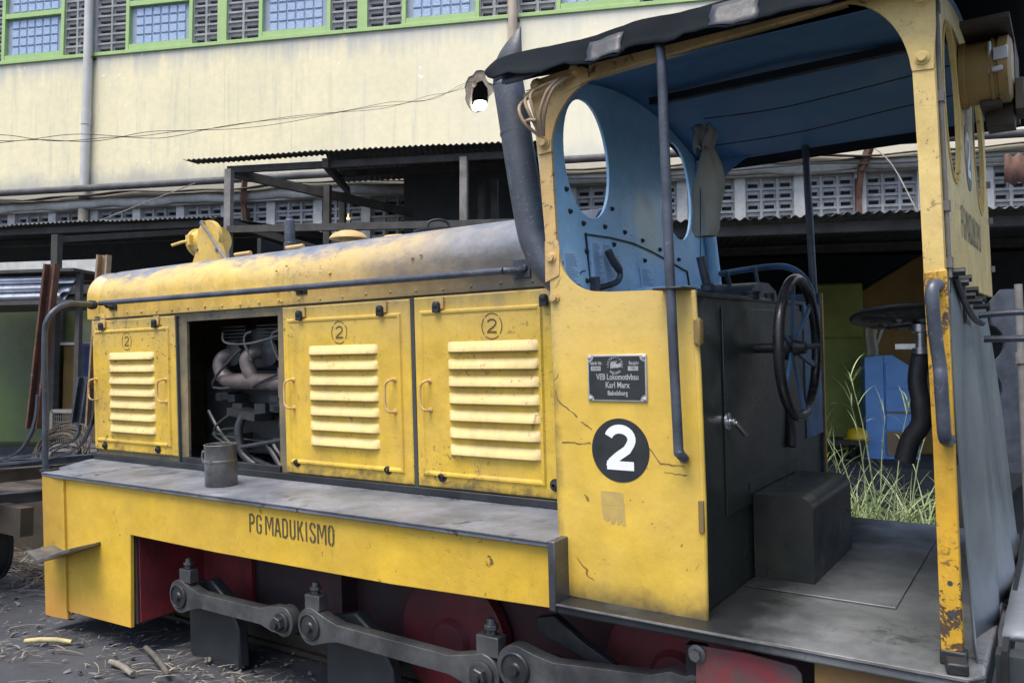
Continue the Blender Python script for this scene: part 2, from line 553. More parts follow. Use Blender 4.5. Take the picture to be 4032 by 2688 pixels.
        if bevel:
            md = o.modifiers.new('bevel', 'BEVEL')
            md.width = bevel
            md.segments = 2
            md.limit_method = 'ANGLE'
            md.angle_limit = math.radians(40)
            md.harden_normals = False
        return o


def tag(o, label=None, cat=None, group=None, kind=None):
    if label:
        o['label'] = label
    if cat:
        o['category'] = cat
    if group:
        o['group'] = group
    if kind:
        o['kind'] = kind
    return o


def empty(name, loc, rot=None):
    o = bpy.data.objects.new(name, None)
    COL.objects.link(o)
    o.location = loc
    if rot is not None:
        o.matrix_world = Matrix.Translation(Vector(loc)) @ rot.to_4x4()
    o.empty_display_size = .2
    o['_o'] = tuple(loc)
    return o


def arc(cx, cy, r, a0, a1, n=10, ry=None):
    ry = ry or r
    return [(cx + r * math.cos(math.radians(a0 + (a1 - a0) * i / n)), cy + ry * math.sin(math.radians(a0 + (a1 - a0) * i / n))) for i in range(n + 1)]


def smoothpath(pts, n=6):
    """Catmull-Rom through points"""
    pts = [Vector(p) for p in pts]
    out = []
    for i in range(len(pts) - 1):
        p0, p1, p2, p3 = pts[max(i - 1, 0)], pts[i], pts[i + 1], pts[min(i + 2, len(pts) - 1)]
        for k in range(n):
            t = k / n
            out.append(.5 * ((2 * p1) + (p2 - p0) * t + (2 * p0 - 5 * p1 + 4 * p2 - p3) * t * t + (3 * p1 - p0 - 3 * p2 + p3) * t ** 3))
    out.append(pts[-1])
    return out


def XZ(a, b, t):
    return (a, t, b)


def YZ(a, b, t):
    return (t, a, b)


def XY(a, b, t):
    return (a, b, t)


def stroke2d(mb, pts, w, fn, t):
    """thick flat line; pts 2d, fn(a,b,t); w single or (horizontal, vertical) pen"""
    pts = [Vector((p[0], p[1])) for p in pts]
    L, Rr = [], []
    for i, p in enumerate(pts):
        d0 = (p - pts[i - 1]).normalized() if i else None
        d1 = (pts[i + 1] - p).normalized() if i < len(pts) - 1 else None
        d = ((d0 or d1) + (d1 or d0)).normalized()
        n = Vector((-d.y, d.x))
        base = d1 or d0
        k = max(.5, n.dot(Vector((-base.y, base.x))))
        ww = w / k
        L.append(p + n * ww / 2)
        Rr.append(p - n * ww / 2)
    n = len(pts)
    vs = [fn(p.x, p.y, t) for p in L] + [fn(p.x, p.y, t) for p in Rr]
    mb.add(vs, [(i, i + 1, n + i + 1, n + i) for i in range(n - 1)])


TWO = [(p[0], p[1]) for p in arc(.5, 1.15, .40, 165, -8, 12, .38)] + [(.86, .98), (.74, .76), (.42, .50), (.22, .30), (.13, .09)]


def two(mb, cx, cz, w, h, pen, fn, t, dt=-.0004):
    """figure 2 centred at cx,cz"""
    f = lambda p: (cx + (p[0] - .5) * w, cz + (p[1] / 1.53 - .5) * h)
    stroke2d(mb, [f(p) for p in TWO], pen, fn, t)
    b0 = cz - h / 2
    t += dt
    mb.add([fn(cx - w * .46, b0, t), fn(cx + w * .46, b0, t), fn(cx + w * .46, b0 + pen, t), fn(cx - w * .46, b0 + pen, t)], [(0, 1, 2, 3)])


def text_mesh(body, size, xs, fn, align='CENTER', bold=0.0):
    """mesh lettering from the built-in font: returns MB of flat faces"""
    c = bpy.data.curves.new('lettering', 'FONT')
    c.body = body
    c.size = size
    c.align_x = align
    c.align_y = 'CENTER'
    c.offset = bold
    c.resolution_u = 2
    o = bpy.data.objects.new('lettering', c)
    COL.objects.link(o)
    dg = bpy.context.evaluated_depsgraph_get()
    dg.update()
    me = bpy.data.meshes.new_from_object(o.evaluated_get(dg))
    mb = MB()
    mb.add([fn(v.co.x * xs, v.co.y) for v in me.vertices], [tuple(p.vertices) for p in me.polygons])
    bpy.data.objects.remove(o)
    bpy.data.meshes.remove(me)
    bpy.data.curves.remove(c)
    return mb

# ================================================================== ground
def axis_ticks(lo, hi, n):
    return [-400, -120, -45, -20] + [lo + (hi - lo) * i / n for i in range(n + 1)] + [25, 50, 130, 400]


from mathutils import noise as mnoise
gx = axis_ticks(-9, 6, 110)
gy = axis_ticks(-3, 12, 110)
gv, gf = [], []
for y in gy:
    for x in gx:
        h = 0
        if -9 < x < 6 and -3 < y < 12:
            h = .022 * mnoise.noise((x * 3.1, y * 3.1, 0)) + .012 * mnoise.noise((x * 11, y * 11, 3)) + .03 * mnoise.noise((x * .8, y * .8, 7))
        gv.append((x, y, h))
nx = len(gx)
gf = [(j * nx + i, j * nx + i + 1, (j + 1) * nx + i + 1, (j + 1) * nx + i) for j in range(len(gy) - 1) for i in range(nx - 1)]
g = MB()
g.add(gv, gf)
tag(g.build('ground', 'ground_dirt', frame='W', fixn=False), kind='structure')
tx = Vector((ML[0][0], ML[1][0], 0)).normalized()
ty = Vector((-tx.y, tx.x, 0))
for k in (-.30, .30):
    c = l2w((-2.6, 3.16 + k, -1.5))
    c.z = 0
    r = MB()
    r.bar(c - tx * 14 + Vector((0, 0, .075)), c + tx * 8 + Vector((0, 0, .075)), .045, .035)
    r.bar(c - tx * 14 + Vector((0, 0, .045)), c + tx * 8 + Vector((0, 0, .045)), .016, .06)
    r.bar(c - tx * 14 + Vector((0, 0, .012)), c + tx * 8 + Vector((0, 0, .012)), .085, .024)
    tag(r.build('rail', 'rust_dark', frame='W'), kind='structure')

# ================================================================== locomotive
LOCO = empty('locomotive', l2w(OL), ML)
tag(LOCO, 'worn yellow narrow gauge diesel locomotive with open blue cab and louvred hood', 'locomotive')


def islands(mb):
    par = list(range(len(mb.v)))

    def find(i):
        while par[i] != i:
            par[i] = par[par[i]]
            i = par[i]
        return i
    for f in mb.f:
        r = find(f[0])
        for i in f[1:]:
            par[find(i)] = r
    groups = {}
    for f, mi in zip(mb.f, mb.mi):
        groups.setdefault(find(f[0]), []).append((f, mi))
    out = []
    for fs in groups.values():
        q = MB()
        ids = {}
        for f, mi in fs:
            for i in f:
                if i not in ids:
                    ids[i] = len(q.v)
                    q.v.append(mb.v[i])
            q.f.append([ids[i] for i in f])
            q.mi.append(mi)
        out.append(q)
    return out


def merge_near(isl, d):
    # islands whose bounds nearly touch belong to one piece
    def bb(q):
        return [min(v[i] for v in q.v) for i in range(3)], [max(v[i] for v in q.v) for i in range(3)]
    items = [(q, *bb(q)) for q in isl]
    done = False
    while not done:
        done = True
        for i in range(len(items)):
            for j in range(i + 1, len(items)):
                a, b = items[i], items[j]
                if all(a[1][k] - d <= b[2][k] and b[1][k] - d <= a[2][k] for k in range(3)):
                    a[0].mat(0)
                    n = len(a[0].v)
                    a[0].v += b[0].v
                    a[0].f += [[n + t for t in f] for f in b[0].f]
                    a[0].mi += b[0].mi
                    items[i] = (a[0], *bb(a[0]))
                    items.pop(j)
                    done = False
                    break
            if not done:
                break
    return [q for q, _, _ in items]


def P(mb, name, mat, parent=LOCO, each=None, **kw):
    if each is not None:
        return [q.build(name, mat, parent, **kw) for q in merge_near(islands(mb), each)]
    return mb.build(name, mat, parent, **kw)


ZRB, ZDK = -.667, -.869
XS, XF, XR = -1.458, -5.14, -.20        # step in the deck, hood front, deck rear
# running board: plate with a pointed front, a drop plate and the cab deck
m = MB()
m.prism([(-4.87, 2.30), (XS, 2.30), (XS, 4.05), (-4.87, 4.05), (-5.16, 3.60), (-5.16, 2.72)], ZRB - .022, ZRB, XY)
P(m, 'running_board', 'deck_steel', bevel=.004)
m = MB()
m.box((XS, 2.296, ZDK - .03), (XS + .028, 4.05, ZRB + .002))
P(m, 'drop_plate', 'deck_edge', bevel=.004)
m = MB()
m.prism([(XS + .028, 2.297), (XR - .03, 2.297), (XR, 2.34), (XR, 4.07), (XS + .028, 4.07)], ZDK - .035, ZDK, XY)
P(m, 'cab_floor', 'floor_steel', bevel=.008)
m = MB()
m.prism([(-.955, 2.775), (-.472, 2.772), (-.482, 4.05), (-.955, 4.05)], ZDK + .001, ZDK + .007, XY)
P(m, 'floor_plate', 'floor_steel', bevel=.002)
m = MB()
m.tube([(XS + .03, 2.296, ZDK - .004), (XR - .03, 2.296, ZDK - .004), (XR + .001, 2.34, ZDK - .004)], .005, 8)
P(m, 'edge_strip', 'rod_steel')
m = MB()
m.tube([(-4.87, 2.299, ZRB - .003), (XS, 2.299, ZRB - .003)], .0035, 8)
P(m, 'edge_strip', 'rod_steel')
# side frame with the cut-out for the rods, headstock corner and footstep
fr = MB()
outl = [(-4.66, -.69), (-4.66, -1.435), (-4.03, -1.417), (-4.012, -.935)]
outl += [(-3.3, -.938), (-2.2, -.925), (-1.40, -.897)] + [(-1.385, -.875), (-1.46, -.872), (-1.46, -.69)]
fr.prism(outl, 2.325, 2.345, XZ)
SF = P(fr, 'side_frame', 'frame_paint', bevel=.003)
m = MB()
n = 8
cv = []
for i in range(n + 1):
    t = i / n
    cv.append((-4.66 - .205 * t, 2.322 - .022 * math.sin(t * PI / 2)))
pl = cv + [(a, b + .018) for a, b in reversed(cv)]
m.prism([(a, b) for a, b in pl], -1.478, -.69, XY)
m.box((-4.668, 2.312, -1.43), (-4.652, 2.326, -.70))
P(m, 'headstock_corner', 'frame_paint', smooth=50)
m = MB()
m.box((-4.88, 2.33, -1.48), (-4.86, 4.03, -.69))
m.prism([(-4.87, 2.34), (-5.14, 2.74), (-5.14, 3.6), (-4.87, 4.0), (-4.85, 4.0), (-5.11, 3.59), (-5.11, 2.75), (-4.85, 2.34)], -1.30, -.695, XY)
P(m, 'headstock', 'frame_paint')
m = MB()
m.box((-4.63, 4.02, -1.43), (-1.40, 4.04, -.69))
P(m, 'far_side_frame', 'frame_paint')
m = MB()
m.prism([(-4.76, -1.087), (-4.65, -1.125), (-4.30, -1.02), (-4.30, -1.002), (-4.648, -1.105), (-4.76, -1.07)], 2.16, 2.325, XZ)
P(m, 'footstep', 'tin', bevel=.003)
# lettering on the frame
def letter_strokes(ch):
    w, h = 1.0, 2.0
    o = [(.16, .35), (.16, 1.65), (.32, 2 - .1), (.5, 2 - .1)]
    A = .16
    B = .84
    D = {
        'P': [[(A, 0), (A, 2)], [(.3, 1.92), (.6, 1.92), (B, 1.7), (B, 1.25), (.6, 1.0), (.3, 1.0)]],
        'G': [[(B, 1.45), (B, 1.7), (.65, 1.92), (.55, 1.92)], [(.45, 1.92), (.35, 1.92), (A, 1.7), (A, .3), (.35, .08), (.45, .08)], [(.55, .08), (.65, .08), (B, .3), (B, .9), (.55, .9)]],
        'M': [[(.08, 0), (.08, 2)], [(.2, 1.95), (.5, .7), (.8, 1.95)], [(.92, 0), (.92, 2)]],
        'A': [[(.08, 0), (.44, 1.95)], [(.56, 1.95), (.92, 0)], [(.3, .62), (.7, .62)]],
        'D': [[(A, 0), (A, 2)], [(.3, 1.92), (.6, 1.92), (B, 1.65), (B, .35), (.6, .08), (.3, .08)]],
        'U': [[(A, 2), (A, .35), (.36, .08), (.45, .08)], [(.55, .08), (.64, .08), (B, .35), (B, 2)]],
        'K': [[(A, 0), (A, 2)], [(.3, .95), (.86, 2)], [(.45, 1.15), (.88, 0)]],
        'I': [[(.5, 0), (.5, 2)]],
        'S': [[(B, 1.5), (B, 1.72), (.64, 1.92), (.55, 1.92)], [(.45, 1.92), (.36, 1.92), (A, 1.72), (A, 1.4), (.45, 1.05), (B, .7), (B, .3), (.64, .08), (.55, .08)], [(.45, .08), (.36, .08), (A, .3), (A, .55)]],
        'O': [[(.45, 1.92), (.36, 1.92), (A, 1.65), (A, .35), (.36, .08), (.45, .08)], [(.55, .08), (.64, .08), (B, .35), (B, 1.65), (.64, 1.92), (.55, 1.92)]],
    }
    return D.get(ch, [])


def stencil(mb, body, x, z, cw, ch, pen, fn, t, gap=.2, space=.35):
    for c in body:
        if c == ' ':
            x += cw * space
            continue
        ww = cw * (1.35 if c == 'M' else .5 if c == 'I' else 1)
        for s in letter_strokes(c):
            stroke2d(mb, [(x + p[0] * ww if c != 'I' else x + ww / 2, z + p[1] / 2 * ch) for p in s], pen, fn, t)
        x += ww + cw * gap
    return x


m = MB()
stencil(m, 'PG MADUKISMO', 0, 0, 1, 2, .25, XZ, 0)
wid = max(v.x for v in m.v)
k = .545 / wid
m.v = [Vector((-3.052 + v.x * k, 2.3235, -.814 + v.z * .0415)) for v in m.v]
P(m, 'lettering', 'mark_dark', SF, smooth=0)
# inner red frame and underside
m = MB()
m.box((-4.60, 2.76, -1.36), (-1.47, 2.79, -.72))
m.box((-1.47, 2.76, -1.36), (-.30, 2.79, -.92))
m.box((-4.03, 2.35, -1.40), (-4.005, 2.76, -.70))
m.box((-2.98, 2.66, -1.38), (-2.83, 2.76, -1.03))
P(m, 'inner_frame', worn('frame_black', (.022, .022, .026), (.07, .012, .016), .8, 1.8, rough=.6))
m = MB()
m.box((-4.00, 2.735, -1.38), (-3.58, 2.757, -.74))
m.box((-4.0, 2.36, -1.39), (-3.992, 2.735, -.74))
P(m, 'frame_plate', 'red_dark')
m = MB()
m.lathe((-2.20, 2.74, -1.26), (0, -1, 0), [(.28, 0), (.28, .05), (.25, .06), (.10, .055), (.08, .08), (.001, .08)], 36)
P(m, 'wheel_disc', 'red_dark', smooth=40)
m = MB()
m.lathe((-1.18, 2.74, -1.20), (0, -1, 0), [(.28, 0), (.28, .05), (.25, .06), (.10, .055), (.08, .08), (.001, .08)], 36)
P(m, 'wheel_disc', 'red_dark', smooth=40)
m = MB()
m.box((-2.995, 2.62, -1.02), (-2.80, 2.66, -.88))
P(m, 'axle_guard', 'red_dark', bevel=.02, each=.002)
m = MB()
m.box((-4.55, 2.80, -1.0), (-1.47, 3.5, -.72))
m.box((-1.47, 2.80, -1.2), (-.25, 3.5, -.91))
m.box((-4.0, 2.36, -.72), (-1.5, 4.0, -.70))
P(m, 'underframe', 'soot_shade')
# wheels with crank webs
for xw in (-3.70, -2.76, -1.75):
    m = MB()
    m.lathe((xw, 2.80, -1.24), (0, 1, 0), [(.27, 0), (.27, .09), (.29, .09), (.29, .12)], 40)
    P(m, 'wheel', 'soot_shade')
    m = MB()
    m.lathe((xw, 2.80, -1.24), (0, 1, 0), [(.27, .53), (.27, .61), (.29, .61), (.29, .64)], 40)
    m.lathe((xw, 2.9, -1.24), (0, 1, 0), [(.05, 0), (.05, .5)], 16)
    P(m, 'wheel', 'soot_shade')
for xw, x2, zb in ((-3.64, -3.32, -1.72), (-2.62, -2.30, -1.70), (-1.62, -1.32, -1.66)):
    m = MB()
    m.prism([(xw - .15, -1.2), (xw + .04, -1.15), (x2 - .14, -1.24), (x2 - .07, -1.36), (x2 - .06, -1.56), (x2 - .3, -1.60), (xw - .15, -1.56)], 2.50, 2.56, XZ)
    P(m, 'crank_web', 'black_paint', bevel=.01)


# coupling rods
def rod(x0, z0, x1, z1, r0, r1, cup=None, nut=None, y=2.39):
    d = Vector((x1 - x0, z1 - z0))
    L = d.length
    d.normalize()
    nv = Vector((-d.y, d.x))
    T = lambda u, v: (x0 + d.x * u + nv.x * v, z0 + d.y * u + nv.y * v)
    hb = .036
    up = [T(r0 * math.cos(a), r0 * math.sin(a)) for a in [math.radians(45 + 270 * i / 20) for i in range(21)]]
    pts = []
    for i in range(21):
        a = math.radians(60 + 240 * i / 20)
        pts.append((r0 * math.cos(a), r0 * math.sin(a)))
    pts.append((r0 * .5 + .05, -hb * 1.5))
    pts.append((r0 * .5 + .12, -hb))
    pts.append((L - r1 * .5 - .12, -hb))
    pts.append((L - r1 * .5 - .05, -hb * 1.5))
    for i in range(21):
        a = math.radians(-120 + 240 * i / 20)
        pts.append((L + r1 * math.cos(a), r1 * math.sin(a)))
    pts.append((L - r1 * .5 - .05, hb * 1.5))
    pts.append((L - r1 * .5 - .12, hb))
    pts.append((r0 * .5 + .12, hb))
    pts.append((r0 * .5 + .05, hb * 1.5))
    mb = MB()
    mb.prism([T(*p) for p in pts], y, y + .055, XZ)
    ro = P(mb, 'coupling_rod', 'rod_steel', bevel=.005)
    for (x, z, r, kind) in ((x0, z0, r0, 'disc'), (x1, z1, r1, nut or 'nut')):
        q = MB()
        if kind == 'disc':
            q.lathe((x, y, z), (0, -1, 0), [(r * .74, -.01), (r * .74, .008), (r * .68, .012), (r * .66, .006), (r * .30, .008), (r * .25, .014), (.02, .014), (.018, .024), (.001, .024)], 28)
        else:
            q.lathe((x, y, z), (0, -1, 0), [(r * .7, -.01), (r * .7, .012), (r * .62, .016), (.01, .016)], 28)
            q.lathe((x, y - .016, z), (0, -1, 0), [(.034, 0), (.034, .022), (.03, .026), (.001, .026)], 6)
            q.lathe((x, y - .04, z), (0, -1, 0), [(.02, 0), (.02, .016), (.001, .018)], 16)
        P(q, 'crank_pin', 'rod_dark', ro, smooth=35)
    if cup:
        q = MB()
        q.box((cup - .045, y + .005, z0 + r0 - .01) if abs(cup - x0) < .2 else (cup - .045, y + .005, z1 + r1 - .01),
              (cup + .045, y + .055, z0 + r0 + .055) if abs(cup - x0) < .2 else (cup + .045, y + .055, z1 + r1 + .055))
        zt = (z0 + r0 if abs(cup - x0) < .2 else z1 + r1) + .055
        q.lathe((cup, y + .03, zt), (0, 0, 1), [(.018, 0), (.018, .015), (.026, .018), (.026, .032), (.016, .034), (.016, .05), (.001, .055)], 6)
        P(q, 'oil_cup', 'rod_steel', ro, bevel=.003)
    return ro


rod(-3.70, -1.220, -2.925, -1.215, .082, .066, cup=-3.66)
rod(-2.742, -1.204, -1.815, -1.217, .080, .075, cup=-2.735)
rod(-1.665, -1.165, -.99, -1.10, .082, .05)
m = MB()
m.box((-1.845, 2.395, -1.15), (-1.745, 2.45, -1.075))
m.lathe((-1.79, 2.42, -1.075), (0, 0, 1), [(.02, 0), (.02, .018), (.028, .02), (.028, .04), (.017, .042), (.017, .06), (.001, .064)], 6)
P(m, 'oil_cup', 'rod_steel', bevel=.003)
m = MB()
m.prism([(-1.66, -1.02), (-1.58, -1.0), (-1.45, -1.08), (-1.34, -1.13), (-1.34, -1.17), (-1.5, -1.12), (-1.66, -1.07)], 2.52, 2.56, XZ)
P(m, 'crank_web', 'rod_dark', bevel=.006)
# guard plate low behind the deck edge, and the rear end beam
m = MB()
m.prism([(-.96, -.93), (-.80, -.925), (-.665, -.935), (-.648, -.955), (-.63, -1.35), (-.97, -1.35)], 2.335, 2.345, XZ)
GP = P(m, 'guard_plate', worn('guard_red', (.20, .03, .035), (.06, .065, .06), 1, 7, rough=.5, chips=.35, chipscale=8, chipcol=(.07, .075, .07)), bevel=.004)
m = MB()
m.lathe((-.955, 2.335, -.955), (0, -1, 0), [(.028, 0), (.028, .006), (.022, .008), (.018, .01)], 20)
m.lathe((-.955, 2.325, -.955), (0, -1, 0), [(.018, 0), (.018, .014), (.001, .015)], 6)
P(m, 'bolt', 'rod_steel', GP, smooth=30)
m = MB()
m.box((-1.02, 2.40, -1.2), (-.96, 2.44, -.96))
P(m, 'hanger', 'dark_steel')
m = MB()
m.box((-.61, 2.325, -1.45), (-.24, 2.36, -.905))
P(m, 'rear_headstock', worn('dirty_orange', (.30, .15, .02), (.16, .09, .025), 1, 3, rough=.6, dirt=.6), bevel=.004)

# ------------------------------------------------------------------ hood
YH = 2.76
m = MB()
# side structure with the open second bay; far side, front end, sill
m.prism([(XF + .01, ZRB), (-1.48, ZRB), (-1.48, .24), (XF + .01, .24)], YH + .012, YH + .03, XZ,
        holes=[[(-4.165, -.63), (-3.375, -.622), (-3.365, .172), (-4.150, .170)]])
m.box((XF + .01, 3.54, ZRB), (-1.48, 3.56, .24))
m.prism([(YH + .03, ZRB), (3.54, ZRB), (3.54, .24), (YH + .03, .24)], XF + .01, XF + .03, YZ)
P(m, 'hood_frame', 'grimy_frame', bevel=.002)
m = MB()
m.box((XF, YH - .012, ZRB - .0), (-1.47, YH + .012, ZRB + .035))
m.box((-4.20, YH - .006, -.665), (-3.36, YH + .02, -.60))
P(m, 'hood_sill', 'dark_steel', bevel=.004)


def hood_profile(off=0.0):
    R = .17
    p = [(YH - off, .222)]
    p += [(YH - off, .36)]
    p += [(YH + R - (R + off) * math.cos(math.radians(a)), .355 + (R + off) * math.sin(math.radians(a))) for a in range(10, 86, 9)]
    p += [(YH + R + .05, .530 + off), (3.16, .545 + off)]
    return p + [(6.32 - a, b) for a, b in reversed(p[:-1])]


def cover(name, x0, x1, off, nose):
    mb = MB()
    pr = hood_profile(off)
    st = []
    cy, cz = 3.16, .3
    if nose:
        for k in range(6):
            a = k / 5 * PI / 2
            st.append((x0 + .05 * (1 - math.sin(a)) - .05, 1 - .13 * (1 - math.sin(a)) ** 1.0 * .9 if False else 1 - .10 * (1 - math.sin(a))))
        st = sorted(st)
    xs = [(x, s) for x, s in st] + [(x0 + (x1 - x0) * i / 16, 1) for i in range(1 if nose else 0, 17)]
    n = len(pr)
    vs, fs = [], []
    for x, s in xs:
        for (a, b) in pr:
            vs.append((x - (0 if nose or x < x1 - .01 else .012 + .095 * max(0, b - .2)), cy + (a - cy) * s, cz + (b - cz) * (s if b > .3 else 1)))
    for i in range(len(xs) - 1):
        for k in range(n - 1):
            fs.append((i * n + k, i * n + k + 1, (i + 1) * n + k + 1, (i + 1) * n + k))
    fs.append(tuple(range(n)))
    fs.append(tuple((len(xs) - 1) * n + k for k in range(n)))
    mb.add(vs, fs)
    return P(mb, name, 'cover_paint', smooth=50)


HF = cover('hood_cover', XF, -3.300, .002, True)
HB = cover('hood_cover', -3.294, -1.478, .006, False)
m = MB()
for x in [XF + .1 + .155 * i for i in range(24)]:
    m.lathe((x, YH - .004, .244 + .004 * math.sin(x * 9)), (0, -1, 0), [(.008, 0), (.007, .004), (.003, .006)], 8)
for x, z in ((-3.34, .30), (-3.34, .40), (-3.25, .30), (-3.26, .42), (-2.95, .36), (-2.42, .39), (-2.37, .40), (-1.66, .40), (-1.60, .29), (-3.31, .24)):
    m.lathe((x, YH - .008, z), (0, -1, 0), [(.008, 0), (.007, .005), (.003, .007)], 8)
P(m, 'rivet', 'cover_paint', HF, each=.0)
# hood doors with pressed border, louvres, handles, latches, stencilled numbers
LP = MB


def door(x0, x1, z0, z1, lx0, lx1, lz0, handles, numx, numw, latches, studs):
    mb = MB()
    yF = YH - .008
    # thin sheet with a raised inner panel (chamfered)
    def ring(a0, a1, b0, b1, y):
        return [(a0, y, b0), (a1, y, b0), (a1, y, b1), (a0, y, b1)]
    e = .006
    rings = [ring(x0, x1, z0, z1, YH + .010), ring(x0, x1, z0, z1, yF + .004), ring(x0 + e, x1 - e, z0 + e, z1 - e, yF),
             ring(x0 + .034, x1 - .05, z0 + .05, z1 - .060, yF), ring(x0 + .040, x1 - .056, z0 + .056, z1 - .066, yF - .010),
             ring(x0 + .048, x1 - .064, z0 + .064, z1 - .074, yF - .010), ring(x0 + .058, x1 - .074, z0 + .074, z1 - .084, yF - .004)]
    vs = [p for r in rings for p in r]
    fs = []
    for i in range(len(rings) - 1):
        for k in range(4):
            fs.append((i * 4 + k, i * 4 + (k + 1) % 4, i * 4 + 4 + (k + 1) % 4, i * 4 + 4 + k))
    fs.append(tuple((len(rings) - 1) * 4 + k for k in range(4)))
    mb.add(vs, fs)
    D = P(mb, 'hood_door', 'yellow_door', smooth=30)
    # louvres
    for i in range(7):
        q = MB()
        zt = lz0 - .0735 * i
        h = .043
        dep = .025
        N = 10
        nu = 16
        yb = yF - .003

        def fn(u, v):
            x = lx0 + (lx1 - lx0) * u
            e = min(1.0, min(u, 1 - u) * (lx1 - lx0) / .045)
            e = math.sin(e * PI / 2) ** .7
            bul = math.sin(v * PI / 2) * dep * e
            return (x, yb - bul, zt - h * v - .004 * math.sin(u * 40 + i) * 0)
        us = [0, .015, .03, .05, .075, .1] + [.1 + .8 * j / 6 for j in range(1, 7)] + [.925, .95, .97, .985, 1]
        vs = [fn(u, j / 6) for j in range(7) for u in us]
        n = len(us)
        fs = [(j * n + a, j * n + a + 1, (j + 1) * n + a + 1, (j + 1) * n + a) for j in range(6) for a in range(n - 1)]
        q.add(vs, fs)
        # rolled lower lip
        lip = [fn(u, 1) for u in us] + [(p[0], p[1] + .004, p[2] - .004) for p in [fn(u, 1) for u in us]]
        q.add(lip, [(a, a + 1, n + a + 1, n + a) for a in range(n - 1)])
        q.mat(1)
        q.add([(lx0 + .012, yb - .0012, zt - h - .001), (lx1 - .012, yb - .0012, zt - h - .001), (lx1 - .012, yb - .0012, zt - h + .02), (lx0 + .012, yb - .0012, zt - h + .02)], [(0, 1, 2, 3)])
        P(q, 'louvre', ['louvre_skylit', 'soot_shade'], D, smooth=60, fixn=False)
    for hx, hz0, hz1 in handles:
        q = MB()
        y0 = YH - .02
        q.tube(smoothpath([(hx + .022, YH - .012, hz1 + .002), (hx + .022, y0 - .026, hz1), (hx + .008, y0 - .034, hz1 - .012), (hx, y0 - .034, hz1 - .035), (hx, y0 - .034, hz0 + .035),
                           (hx + .008, y0 - .034, hz0 + .012), (hx + .022, y0 - .026, hz0), (hx + .022, YH - .012, hz0 - .002)], 4), .0058, 8)
        for z in (hz0, hz1):
            q.lathe((hx + .022, YH - .010, z), (0, -1, 0), [(.012, 0), (.012, .006), (.008, .008)], 10)
        P(q, 'door_handle', 'pale_paint', D, smooth=50)
    for ax, az in latches:
        q = MB()
        q.box((ax - .012, YH - .020, az - .03), (ax + .038, YH - .012, az + .025))
        q.mat(1)
        q.lathe((ax + .006, YH - .018, az - .012), (0, -1, 0), [(.017, 0), (.017, .018), (.012, .022), (.001, .022)], 14)
        q.box((ax - .012, YH - .036, az - .045), (ax + .024, YH - .021, az - .012))
        P(q, 'latch', ['pale_paint', 'dark_steel'], D, bevel=.002)
    for ax, az in studs:
        q = MB()
        q.lathe((ax, YH - .008, az), (0, -1, 0), [(.026, 0), (.026, .002), (.016, .003), (.013, .016), (.008, .018), (.007, .006), (.001, .006)], 14)
        P(q, 'door_stud', 'dark_steel', D)
    # number in a broken ring
    q = MB()
    yn = yF - .0055
    two(q, numx, .071, numw * .52, .056, .0072, XZ, yn)
    for a0 in (52, 142, 232, 322):
        stroke2d(q, [(numx + numw * .5 * 1.0 * math.cos(math.radians(a0 + 78 * i / 10)), .071 + .053 * math.sin(math.radians(a0 + 78 * i / 10))) for i in range(11)], .0042, XZ, yn)
    P(q, 'number_marking', 'mark_brown', D, smooth=0, fixn=False)
    return D


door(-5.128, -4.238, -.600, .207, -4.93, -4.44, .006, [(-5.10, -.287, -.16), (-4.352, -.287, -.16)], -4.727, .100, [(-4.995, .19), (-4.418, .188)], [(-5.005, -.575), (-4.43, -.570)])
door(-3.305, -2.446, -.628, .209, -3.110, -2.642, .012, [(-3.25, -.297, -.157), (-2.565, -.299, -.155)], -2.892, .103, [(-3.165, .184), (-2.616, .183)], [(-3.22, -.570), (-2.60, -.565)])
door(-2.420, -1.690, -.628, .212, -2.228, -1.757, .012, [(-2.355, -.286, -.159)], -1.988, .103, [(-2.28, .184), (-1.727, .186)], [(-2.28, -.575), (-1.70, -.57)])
# black gap strips between the doors
m = MB()
m.box((-2.442, YH - .004, -.66), (-2.424, YH + .012, .215))
m.box((-4.235, YH - .006, -.64), (-4.225, YH + .012, .205))
P(m, 'door_gap', 'soot_shade', each=.002)
# handrail along the hood
m = MB()
yr = 2.695
k = yr / 2.76
pts = [(-5.02 * k, yr, .318 * k), (-3.4 * k, yr, .306 * k), (-1.93 * k, yr, .297 * k)]
m.tube([(pts[0][0] - .02, yr, pts[0][2])] + pts, .0155, 12)
m.tube([pts[-1], (pts[-1][0] + .035, yr + .02, pts[-1][2] - .002), (pts[-1][0] + .06, YH - .004, pts[-1][2] - .004)], .0155, 12)
HR = P(m, 'handrail', 'pipe_steel', smooth=60)
for x in (-4.88, -3.155):
    m = MB()
    m.tube([(x, yr, .309), (x, yr + .02, .288), (x, YH - .002, .284)], .010, 8)
    m.box((x - .04, YH - .010, .268), (x + .04, YH - .004, .304))
    P(m, 'rail_bracket', 'dark_steel', HR)
m = MB()
m.box((-1.875, YH - .014, .262), (-1.79, YH - .008, .338))
m.lathe((-1.815, YH - .014, .300), (0, -1, 0), [(.014, 0), (.014, .010), (.001, .011)], 6)
P(m, 'rail_bracket', 'pipe_steel', HR, bevel=.002)
m = MB()
m.tube(smoothpath([(-4.92, 2.345, ZRB + .01), (-4.90, 2.345, -.3), (-4.885, 2.345, .10), (-4.872, 2.36, .21), (-4.875, 2.42, .275), (-4.94, 2.52, .305), (-5.02, 2.64, .312), (-5.10, 2.755, .31)], 6), .0165, 12)
q = P(m, 'front_handrail', 'pipe_steel', smooth=60)
m = MB()
m.lathe((-4.905, 2.36, ZRB), (0, 0, 1), [(.055, 0), (.055, .008), (.02, .012), (.02, .03)], 6)
P(m, 'rail_foot', 'dark_steel', q)
m = MB()
